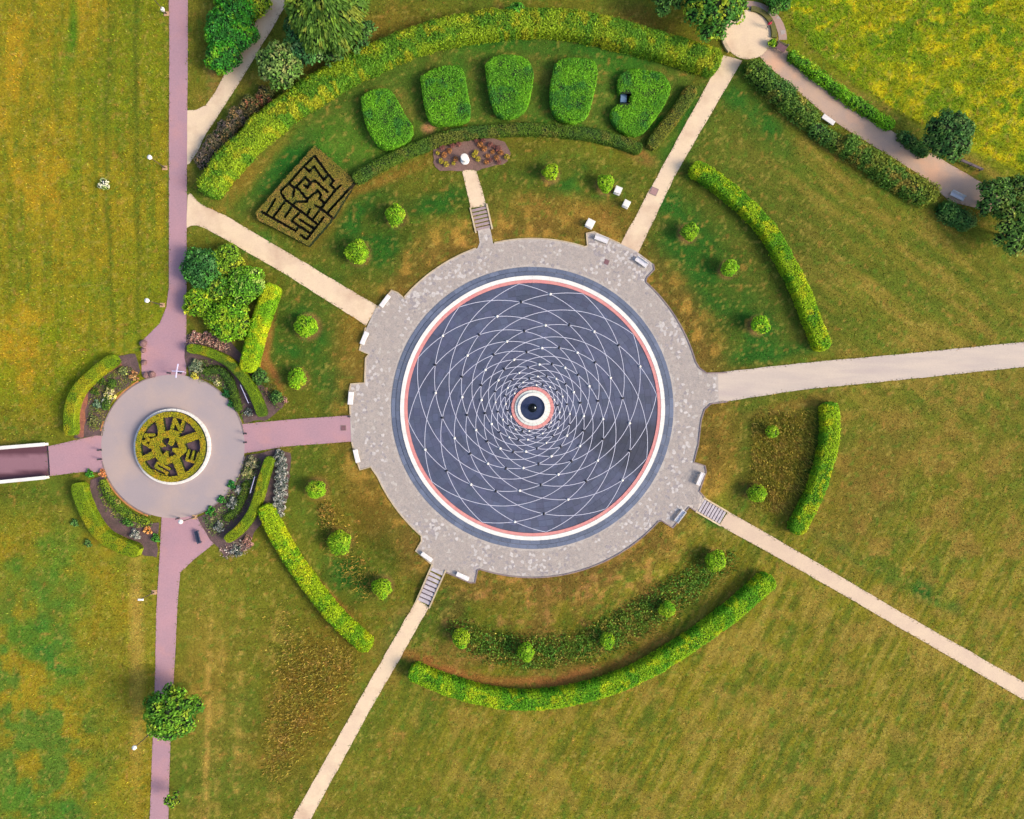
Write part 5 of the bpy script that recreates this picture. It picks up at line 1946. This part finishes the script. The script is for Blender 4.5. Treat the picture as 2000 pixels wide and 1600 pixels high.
LAV = [S(146, 146, 138), S(96, 104, 98), S(196, 190, 180), DKG]
PINKY = [S(176, 128, 118), S(150, 122, 104), S(196, 164, 150), DKG]
G4 = 'low plants in the beds round the compass court'
PLANTS = [(546, 892, 13, .65, LAV, 'topmost grey lavender clump in the strip right of the lower court hedge'), (549, 905, 13, .65, LAV, 'second grey lavender clump in the strip right of the lower court hedge'), 
          (550, 919, 13, .65, LAV, 'third grey lavender clump in the strip right of the lower court hedge'), (550, 932, 13, .65, LAV, 'fourth grey lavender clump in the strip right of the lower court hedge'), 
          (549, 946, 13, .65, LAV, 'fifth grey lavender clump in the strip right of the lower court hedge'), (548, 959, 13, .65, LAV, 'sixth grey lavender clump in the strip right of the lower court hedge'), 
          (546, 973, 13, .65, LAV, 'seventh grey lavender clump in the strip right of the lower court hedge'), (544, 986, 13, .65, LAV, 'eighth grey lavender clump in the strip right of the lower court hedge'), 
          (541, 1000, 13, .65, LAV, 'lowest grey lavender clump in the strip right of the lower court hedge'), 
          (493, 905, 14, .6, [S(148, 142, 112), S(112, 122, 84), S(176, 164, 120), DKG], 'pale tangled plant at the lower right court rim by the pink path'),
          (484, 925, 12, .6, [S(150, 148, 96), S(112, 126, 66), S(186, 176, 120), DKG], 'straw-coloured plant on the lower right court rim'), (468, 958, 9, .5, LAV, 'small grey plant beside the green edging at the lower right rim'),
          (456, 985, 14, .6, LAV, 'round silver-grey plant inside the lower right court hedge'), (428, 1030, 11, .5, LAV, 'small grey plant at the foot of the lower right court hedge'),
          (462, 1076, 13, .5, LAV, 'grey speckled plant outside the lower right court hedge'), (484, 1058, 12, .5, PINKY, 'pinkish plant outside the lower right court hedge'),
          (384, 716, 15, .7, [S(128, 138, 112), S(104, 120, 92), S(168, 164, 120), DKG], 'silvery shrub beside the fingerpost'), (379, 735, 7, .5, [S(196, 176, 60), S(160, 160, 60), S(200, 190, 90), DKG], 'small yellow plant below the silvery shrub'),
          (382, 660, 14, .5, PINKY, 'pink-flowering plant beside the road above the court'), (405, 662, 15, .5, PINKY, 'second pink-flowering plant above the upper right court hedge'), (428, 674, 13, .5, PINKY, 'third pink-flowering plant near the shrub clump'),
          (425, 748, 7, .4, [S(176, 168, 120), S(120, 140, 60), S(190, 180, 140), DKG], 'cream plant on the upper right court rim'), (442, 770, 9, .4, [S(40, 112, 50), S(34, 92, 44), S(70, 130, 60), DKG], 'vivid green edging plant on the upper right court rim'),
          (452, 790, 8, .4, [S(40, 108, 50), S(34, 92, 44), S(70, 130, 60), DKG], 'lower vivid green edging plant on the upper right court rim'),
          (486, 806, 9, .4, LAV, 'grey plant where the upper right court hedge meets the pink path'), (432, 976, 8, .4, [S(40, 120, 50), S(50, 130, 44), S(80, 140, 60), DKG], 'vivid green plant on the lower right court rim'),
          (452, 948, 9, .4, [S(44, 120, 56), S(50, 130, 44), S(80, 140, 60), DKG], 'vivid green plant higher on the lower right court rim'), (412, 1000, 12, .4, [S(48, 128, 46), S(90, 130, 40), S(80, 140, 60), DKG], 'green groundcover plant at the lower right court rim end'),
          (214, 770, 13, .6, [S(206, 196, 130), S(170, 160, 130), S(214, 206, 90), DKG], 'cream and yellow flowering plant on the upper left court rim'), (207, 782, 7, .4, [S(214, 214, 200), S(190, 196, 160), S(214, 206, 120), DKG], 'small white flowering plant on the upper left court rim'),
          (190, 790, 9, .4, [S(70, 110, 80), S(90, 120, 90), S(150, 170, 140), DKG], 'blue-green plant inside the upper left court hedge'), (182, 822, 10, .4, [S(90, 104, 66), S(110, 112, 66), S(140, 134, 90), DKG], 'grey-green plant low in the upper left court bed'),
          (240, 725, 9, .5, [S(140, 150, 70), S(120, 130, 80), S(190, 190, 110), DKG], 'mixed yellow plant at the top of the upper left court bed'), (262, 735, 11, .4, [S(196, 146, 96), S(176, 122, 80), S(206, 166, 110), DKG], 'orange-brown dry plant near the pale boulder'),
          (198, 745, 10, .4, PAL_OLIVE, 'olive plant in the upper left court bed'), (186, 765, 9, .4, PAL_OLIVE, 'second olive plant in the upper left court bed'),
          (200, 925, 8, .4, [S(206, 130, 84), S(186, 120, 70), S(210, 150, 100), DKG], 'orange plant at the left road corner of the court'), (175, 926, 9, .4, [S(70, 140, 40), S(60, 120, 40), S(90, 150, 50), DKG], 'bright green plant beside the left road'),
          (228, 985, 10, .5, [S(160, 140, 80), S(120, 126, 60), S(190, 170, 110), DKG], 'tan flowering plant in the lower left court bed'), (250, 1020, 11, .5, [S(76, 126, 44), S(66, 108, 44), S(100, 140, 50), DKG], 'bright green plant in the lower left court bed'),
          (264, 1045, 11, .5, LAV, 'grey plant near the end of the lower left court hedge'), (288, 1036, 9, .4, [S(220, 146, 84), S(196, 130, 76), S(214, 160, 100), DKG], 'orange plant near the lower road corner of the court'),
          (304, 1052, 8, .5, [S(66, 130, 44), S(60, 112, 40), S(90, 140, 50), DKG], 'green plant by the lower road corner of the court'), (146, 1022, 8, .4, [S(84, 128, 60), S(72, 112, 52), S(110, 140, 70), DKG], 'weedy tuft outside the lower left court hedge'),
          (172, 1062, 8, .4, [S(90, 128, 60), S(76, 112, 52), S(120, 140, 80), DKG], 'second weedy tuft outside the lower left court hedge'), (556, 782, 6, .4, PINKY, 'pinkish plant at the right tip of the upper right court bed')]
for i, (a, b, r, h, pal, lab) in enumerate(PLANTS):
    bush((a, b), r * 1.12, h, lab, 500 + i, pal, G4, .15, 140, 7, name='bed_plant', cat='plant', pscale=.5)
bush((203, 361), 12, .6, 'pale flowering weed clump in the left meadow', 560, [S(190, 200, 150), S(140, 160, 90), S(214, 210, 190), DKG], None, .2, 60, 7, name='meadow_weed', cat='plant')



def groundcover(poly_px, pal, dens, leaf, h, seed, label, blur=.25):
    rgc = np.random.default_rng(seed)
    q = scatter_poly(poly_px, dens, seed, blur)
    zz = terr(q[:, 0], q[:, 1]) + .05 + h * rgc.random(len(q)) * (.3 + .9 * fbm(q[:, 0], q[:, 1], .9, seed))
    pts = np.column_stack([q, zz])
    V, F, T = leaves(pts, np.tile([0, 0, 1.0], (len(q), 1)), leaf * rgc.uniform(.7, 1.3, len(q)), pal_col(pts, pal, .9, rgc, seed, .35), .8, .6, rgc)
    tag(obj('ground_cover', npmesh('ground_cover', V, F, M['leaf'], tint=T)), label, kind='stuff')


groundcover([(238, 716), (262, 718), (262, 745), (225, 768), (205, 812), (198, 840), (172, 842), (172, 800), (184, 762), (205, 735)], [S(84, 104, 40), S(104, 112, 44), S(128, 112, 60), DKG], 60, .16, .35, 901, 'mixed low ground cover in the upper left court bed')
groundcover([(192, 940), (206, 945), (222, 975), (250, 1000), (292, 1014), (300, 1030), (262, 1030), (225, 1010), (200, 980)], [S(104, 126, 34), S(84, 112, 38), S(146, 132, 64), DKG], 60, .16, .35, 902, 'mixed low ground cover in the lower left court bed')
groundcover([(372, 705), (402, 702), (440, 722), (456, 750), (470, 790), (486, 816), (474, 818), (456, 785), (430, 752), (398, 742), (374, 738)], [S(64, 96, 36), S(84, 104, 36), S(120, 120, 70), DKG], 60, .16, .35, 903, 'mixed low ground cover in the upper right court bed')
groundcover([(480, 896), (512, 890), (502, 930), (490, 970), (470, 1005), (440, 1030), (420, 1048), (396, 1015), (432, 985), (462, 945)], [S(66, 100, 40), S(92, 104, 50), S(140, 134, 96), DKG], 60, .16, .35, 904, 'mixed low ground cover in the lower right court bed')
groundcover([(366, 652), (432, 650), (452, 684), (432, 690), (400, 678), (368, 672)], [S(168, 126, 116), S(146, 118, 100), S(190, 160, 146), DKG], 55, .17, .4, 905, 'pink heathery ground cover above the upper right court hedge')
groundcover([(428, 1072), (452, 1062), (488, 1052), (494, 1064), (470, 1084), (442, 1092)], [S(150, 128, 118), S(120, 112, 104), S(190, 180, 170), DKG], 50, .16, .35, 906, 'grey-pink ground cover below the lower right court hedge')
groundcover([(500, 715), (520, 730), (548, 772), (558, 790), (540, 800), (520, 780), (505, 745)], [S(60, 84, 36), S(84, 88, 44), S(140, 96, 84), DKG], 45, .18, .35, 907, 'dark ground cover in the bed right of the upper court hedge')

# flower bed plants round the pedestal: three colours
FL = {'yellow': ([S(150, 134, 38), S(128, 122, 40), S(168, 146, 56), DKG], [(855, 300), (862, 316), (872, 322), (927, 304), (934, 312), (930, 298), (886, 320), (990, 308)]),
      'orange': ([S(150, 100, 54), S(130, 90, 52), S(160, 116, 66), DKG], [(868, 304), (878, 296), (946, 292), (952, 306), (962, 298), (970, 310), (950, 318), (890, 312), (978, 300), (938, 284)]),
      'red': ([S(118, 74, 66), S(104, 70, 66), S(140, 92, 78), DKG], [(884, 286), (896, 282), (958, 284), (966, 288), (974, 292), (944, 276), (930, 276), (958, 314), (974, 318), (864, 290)])}
for cn, (pal, spots) in FL.items():
    rg = np.random.default_rng(len(cn))
    cs = [(0, 0, .16)] + [(.16 * math.cos(q), .16 * math.sin(q), .2) for q in (0, 1.26, 2.5, 3.8, 5.0)]
    V, F, T = blobs_mesh(cs, [.2] + [.15] * 5, pal, .13, 230, rg, .2, .3, 3, .9)
    fm = npmesh('flower_heads', V, F, M['leaf'], tint=T)
    sm = MB().tube([(0, 0, -.05), (0, 0, .2)], .03, 5).mesh('stem', M['bark'])
    for (a, b) in spots:
        x, y, z = P(a, b)
        rt = empty('bedding_plant', (x, y, z + .04), 'small %s bedding plant in the flower bed round the white pedestal' % cn, 'flower', '%s bedding plants by the pedestal' % cn, random.uniform(0, 6))
        rt.scale = [random.uniform(.9, 1.4)] * 3
        obj('stem', sm, rt)
        obj('flower_heads', fm, rt)


# ------------------------------------------------------------------ grasses
def tufts(name, gxy, length, width, col, lean=.9, seed=0, direc=None, label=None):
    rg = np.random.default_rng(seed)
    n = len(gxy)
    a = rg.uniform(0, 6.283, n) if direc is None else R(direc) + rg.normal(0, .6, n)
    L = length * rg.uniform(.6, 1.4, n)
    ln = lean * rg.uniform(.5, 1.2, n)
    base = np.column_stack([gxy, terr(gxy[:, 0], gxy[:, 1]) - .03])
    tip = base + np.column_stack([np.cos(a) * L * np.sin(ln), np.sin(a) * L * np.sin(ln), L * np.cos(ln)])
    s = np.column_stack([-np.sin(a), np.cos(a), np.zeros(n)]) * (width * rg.uniform(.6, 1.4, n))[:, None] * .5
    V = np.stack([base - s, base + s, tip], 1).reshape(-1, 3)
    F = np.arange(3 * n).reshape(n, 3)
    T = np.repeat(np.clip(col, .003, .8), 3, 0)
    o = obj(name, npmesh(name, V, F, M['grass'], tint=T))
    tag(o, label, kind='stuff')


def gcol(p, rg, a=.45, gain=1.0):
    c = ground_colour(p[:, 0], p[:, 1])
    c = c * np.exp(rg.normal(0, a, len(p)))[:, None] * gain
    k = rg.random(len(p))
    c[k < .10] = c[k < .10] * .6 + S(180, 156, 86) * .4
    c[k > .90] = c[k > .90] * .5 + S(70, 120, 40) * .5
    return c * np.exp(rg.normal(0, .12, c.shape))


rg = np.random.default_rng(77)
p = scatter_poly([(-160, -80), (326, -80), (326, 560), (300, 640), (180, 690), (120, 780), (110, 855), (-160, 870)], 22, 1)
tufts('meadow_grass', p, .26, .10, gcol(p, rg, .34, 1.15), 1.05, 1, label='rough meadow grass left of the tarmac road')
p = scatter_poly([(-160, 960), (95, 945), (140, 1040), (200, 1090), (300, 1110), (298, 1300), (285, 1680), (-160, 1680)], 20, 2)
tufts('meadow_grass', p, .24, .10, gcol(p, rg, .32, 1.15), 1.05, 2, label='rough meadow grass left of the lower road')
p = scatter_poly([(1545, -80), (1545, 60), (1610, 120), (1760, 225), (1900, 290), (2120, 400), (2120, -80)], 22, 3)
tufts('meadow_grass', p, .30, .11, gcol(p, rg, .28, 1.25), 1.0, 3, label='tall flowering meadow at the upper right')
p = scatter_poly([(1470, 820), (1540, 800), (1590, 800), (1590, 860), (1575, 920), (1540, 990), (1500, 1000), (1462, 960), (1465, 900)], 40, 4, .8)
c = pal_col(np.column_stack([p, p[:, :1]]), [S(130, 116, 40), S(114, 108, 36), S(148, 120, 56), DKG], 1.6, rg, 5, .35)
tufts('long_grass', p, .7, .12, c, .9, 4, -60, 'unmown straw-coloured grass patch inside the right-hand hedge')
p = scatter_poly([(870, 1215), (905, 1215), (960, 1235), (1040, 1245), (1120, 1235), (1200, 1200), (1280, 1150), (1340, 1110), (1390, 1075), (1430, 1075), (1440, 1100), (1400, 1130), (1330, 1190), (1260, 1240), (1190, 1275), (1100, 1300), (1030, 1310), (960, 1290), (900, 1260)], 34, 5, .8)
c = pal_col(np.column_stack([p, p[:, :1]]), [S(72, 98, 32), S(94, 104, 34), S(146, 122, 52), DKG], 1.8, rg, 6, .4)
tufts('long_grass', p, .6, .12, c, .9, 5, 40, 'rough grass band between the bottom round shrubs')
p = scatter_poly([(560, 1180), (580, 1250), (640, 1270), (690, 1260), (705, 1290), (660, 1360), (600, 1440), (530, 1540), (512, 1500), (530, 1420), (545, 1330), (548, 1240)], 20, 6, 1.3)
c = pal_col(np.column_stack([p, p[:, :1]]), [S(122, 106, 40), S(110, 106, 38), S(144, 114, 60), DKG], 2.0, rg, 7, .4)
tufts('long_grass', p, .45, .11, c, .95, 6, None, 'brown unmown grass patch below the lower left hedge')
p = scatter_poly([(618, 978), (645, 975), (665, 1020), (690, 1070), (740, 1150), (720, 1170), (670, 1110), (625, 1030)], 30, 7, .8)
c = pal_col(np.column_stack([p, p[:, :1]]), [S(100, 98, 36), S(120, 104, 40), S(150, 114, 56), DKG], 1.5, rg, 8, .4)
tufts('long_grass', p, .5, .11, c, .95, 7, None, 'rough grass between the lower left round shrubs')
groundcover([(870, 1222), (905, 1220), (960, 1240), (1040, 1250), (1120, 1240), (1200, 1205), (1280, 1155), (1340, 1115), (1390, 1082), (1428, 1080), (1434, 1098), (1398, 1124), (1330, 1182), (1260, 1232), (1190, 1268), (1100, 1294), (1030, 1304), (960, 1284), (905, 1256)], [S(70, 110, 32), S(86, 112, 32), S(136, 120, 52), DKG], 40, .24, .7, 911, 'dark rough herbage between the bottom round shrubs', .45)
groundcover([(1474, 824), (1540, 803), (1582, 806), (1580, 860), (1562, 920), (1530, 985), (1498, 992), (1466, 955), (1468, 900)], [S(128, 114, 42), S(108, 106, 38), S(144, 116, 54), DKG], 16, .24, .6, 912, 'brown rough herbage inside the right-hand hedge', .9)
groundcover([(560, 1230), (600, 1262), (640, 1275), (690, 1268), (700, 1288), (655, 1355), (595, 1435), (530, 1525), (518, 1500), (535, 1420), (548, 1330)], [S(122, 106, 42), S(110, 106, 38), S(146, 114, 62), DKG], 9, .22, .45, 913, 'brown rough herbage below the lower left hedge', 1.2)
groundcover([(620, 982), (642, 980), (660, 1020), (642, 1040), (625, 1025)], [S(120, 98, 40), S(100, 98, 38), S(150, 112, 54), DKG], 30, .22, .5, 914, 'brown herbage between the upper two lower left shrubs', .3)
# grass creeping over the path edges
rge = np.random.default_rng(55)
ep = []
for o_ in list(bpy.data.objects):
    if o_.name.split('.')[0] in ('gravel_path', 'tarmac_road', 'promenade_path', 'gravel_court'):
        me_ = o_.data
        cnt = {}
        for pl_ in me_.polygons:
            vs_ = list(pl_.vertices)
            for k in range(len(vs_)):
                ek = tuple(sorted((vs_[k], vs_[(k + 1) % len(vs_)])))
                cnt[ek] = cnt.get(ek, 0) + 1
        for (i0, i1), c_ in cnt.items():
            if c_ == 1:
                a_, b_ = me_.vertices[i0].co, me_.vertices[i1].co
                m_ = max(1, int((a_ - b_).length * 9))
                for k in range(m_):
                    t_ = rge.random()
                    q_ = a_.lerp(b_, t_)
                    ep.append((q_.x + rge.normal(0, .09), q_.y + rge.normal(0, .09)))
ep = np.array(ep)
gxe, gye = 1000 + ep[:, 0] * PX, 800 - ep[:, 1] * PX
oke = np.ones(len(ep), bool)
for q in (carc(338, 872, 143, 0, 360, 40), carc(1461, 68, 44, 0, 360, 30), [(1205, 470), (1250, 470), (1250, 500), (1205, 500)], [(360, 216), (376, 216), (376, 322), (360, 322)], [(358, 380), (374, 380), (374, 445), (358, 445)], PLAZA):
    oke &= ~inpoly(gxe, gye, q)
ep = ep[oke]
tufts('edge_grass', ep, .22, .13, gcol(ep, rge, .35, 1.1), 1.1, 9, label='grass creeping over the edges of the paths')
# lawn nap over all mown areas, thin
p = rng.uniform((-74, -60), (74, 60), (260000, 2))
gxp, gyp = 1000 + p[:, 0] * PX, 800 - p[:, 1] * PX
ok = (gxp > 368) & (np.hypot(gxp - 1040, gyp - 797) > 336)
for ob in bpy.data.objects:
    pass
PATHS = [[(1205, 490), (1275, 360), (1412, 108), (1450, 118), (1315, 350), (1246, 496)], [(738, 598), (440, 421), (366, 380), (364, 446), (430, 462), (715, 636)],
         [(590, -60), (512, 88), (384, 300), (364, 322), (364, 216), (402, 206), (502, 38), (552, -60)], [(1390, 727), (2400, 630), (2400, 676), (1395, 788)],
         [(1360, 960), (2300, 1500), (2300, 1544), (1350, 1000)], [(830, 1100), (500, 1730), (545, 1730), (875, 1115)], [(902, 332), (935, 480), (965, 470), (929, 332)],
         [(1478, 102), (1600, 214), (1760, 318), (1852, 392), (2010, 430), (2010, 390), (1800, 290), (1600, 148), (1505, 85)], carc(1461, 68, 55, 0, 360, 20), [(340, 1000), (400, 1000), (425, 1065), (352, 1125), (346, 1200), (334, 1400), (325, 1720), (300, 1720)],
         [(440, 830), (700, 808), (700, 864), (440, 890)], carc(338, 872, 145, 0, 360, 24), fp_out + fp_in, [(680, 690), (730, 590), (800, 570), (760, 700), (700, 780), (700, 880), (760, 930), (720, 940), (680, 900), (676, 760)],
         [(1130, 440), (1290, 500), (1260, 550), (1140, 490)], [(800, 1070), (830, 1040), (960, 1100), (930, 1150), (870, 1125)], [(1280, 1010), (1350, 890), (1385, 905), (1380, 970), (1320, 1040)]]
for q in PATHS:
    ok &= ~inpoly(gxp, gyp, q)
p = p[ok]
tufts('lawn_nap', p, .17, .11, gcol(p, rg, .32, 1.12), 1.2, 8, label='short mown turf round the plaza')


# ------------------------------------------------------------------ person on the gravel court
def person(px):
    x, y, z = P(*px)
    bm_ = bmesh.new()
    J = {'pelvis': (0, 0, .93), 'waist': (0, .01, 1.08), 'chest': (0, .0, 1.30), 'neck': (0, .02, 1.48), 'headb': (0, .035, 1.56), 'head': (0, .04, 1.66), 'headt': (0, .03, 1.74)}
    rad_ = {'pelvis': (.155, .12), 'waist': (.135, .105), 'chest': (.165, .12), 'neck': (.06, .06), 'headb': (.075, .085), 'head': (.085, .10), 'headt': (.06, .07)}
    E = [('pelvis', 'waist'), ('waist', 'chest'), ('chest', 'neck'), ('neck', 'headb'), ('headb', 'head'), ('head', 'headt')]
    for s, nm in ((-1, 'l'), (1, 'r')):
        st = .10 * s
        J.update({nm + 'hip': (.10 * s, 0, .88), nm + 'knee': (.11 * s, .05 + .8 * st, .49), nm + 'ank': (.11 * s, -.02 + 1.2 * st, .09), nm + 'toe': (.125 * s, .17 + 1.2 * st, .035),
                  nm + 'sho': (.19 * s, 0, 1.40), nm + 'elb': (.25 * s, -.03 - .5 * st, 1.12), nm + 'wri': (.235 * s, .12 - .5 * st, .92), nm + 'palm': (.23 * s, .17 - .5 * st, .86)})
        rad_.update({nm + 'hip': (.095, .10), nm + 'knee': (.06, .065), nm + 'ank': (.04, .045), nm + 'toe': (.045, .03), nm + 'sho': (.065, .065), nm + 'elb': (.045, .045), nm + 'wri': (.03, .028), nm + 'palm': (.038, .02)})
        E += [('pelvis', nm + 'hip'), (nm + 'hip', nm + 'knee'), (nm + 'knee', nm + 'ank'), (nm + 'ank', nm + 'toe'), ('chest', nm + 'sho'), (nm + 'sho', nm + 'elb'), (nm + 'elb', nm + 'wri'), (nm + 'wri', nm + 'palm')]
        w = Vector(J[nm + 'palm'])
        for k in range(5):
            b = w + Vector((.012 * (k - 2) * s if k else .02 * -s, .012 * (k - 2) if k else .02, -.02))
            t = b + Vector((.004 * (k - 2), .03, -.055 - .008 * (2 - abs(k - 2)))) if k else b + Vector((-.03 * s, .03, -.03))
            J[nm + 'f%d' % k], J[nm + 'g%d' % k] = tuple(b), tuple(t)
            rad_[nm + 'f%d' % k] = (.009, .009)
            rad_[nm + 'g%d' % k] = (.007, .007)
            E += [(nm + 'palm', nm + 'f%d' % k), (nm + 'f%d' % k, nm + 'g%d' % k)]
    names = list(J)
    me = bpy.data.meshes.new('person_skeleton')
    me.from_pydata([J[k] for k in names], [(names.index(a), names.index(b)) for a, b in E], [])
    o = bpy.data.objects.new('person_tmp', me)
    C.objects.link(o)
    md = o.modifiers.new('skin', 'SKIN')
    for i, k in enumerate(names):
        me.skin_vertices[0].data[i].radius = rad_[k]
        me.skin_vertices[0].data[i].use_root = (k == 'pelvis')
    md2 = o.modifiers.new('sub', 'SUBSURF')
    md2.levels = md2.render_levels = 2
    dg = bpy.context.evaluated_depsgraph_get()
    dg.update()
    body = bpy.data.meshes.new_from_object(o.evaluated_get(dg))
    bpy.data.objects.remove(o)
    body.name = 'body'
    for m_ in ('skin', 'jacket', 'trousers', 'shoe'):
        body.materials.append(M[m_])
    for pl in body.polygons:
        c = pl.center
        pl.use_smooth = True
        hand = abs(c.x) > .19 and c.z < .95 and c.z > .7
        pl.material_index = 3 if c.z < .11 else (0 if (c.z > 1.47 or hand) else (1 if c.z > .90 else 2))
    root = empty('person', (x, y, z + .02), 'person in a pink-red jacket and grey trousers at the edge of the gravel court', 'person', None, R(200))
    obj('body', body, root)
    bm_.free()
    hm = MB()
    hm.lathe([(.03, 1.60), (.098, 1.63), (.112, 1.70), (.09, 1.765), (.03, 1.79)], 14, (0, .015, 0))
    hm.build('hair', M['hair'], root, smooth=True)
    fm = MB()
    for s in (-1, 1):
        fm.lathe([(.006, -.01), (.012, 0), (.006, .01)], 8, (.032 * s, .122, 1.655))
    fm.box((0, .135, 1.625), (.025, .03, .04))
    fm.box((0, .118, 1.588), (.045, .012, .012))
    fm.build('face', M['skin'], root)


person((1498, 54))
# close of build
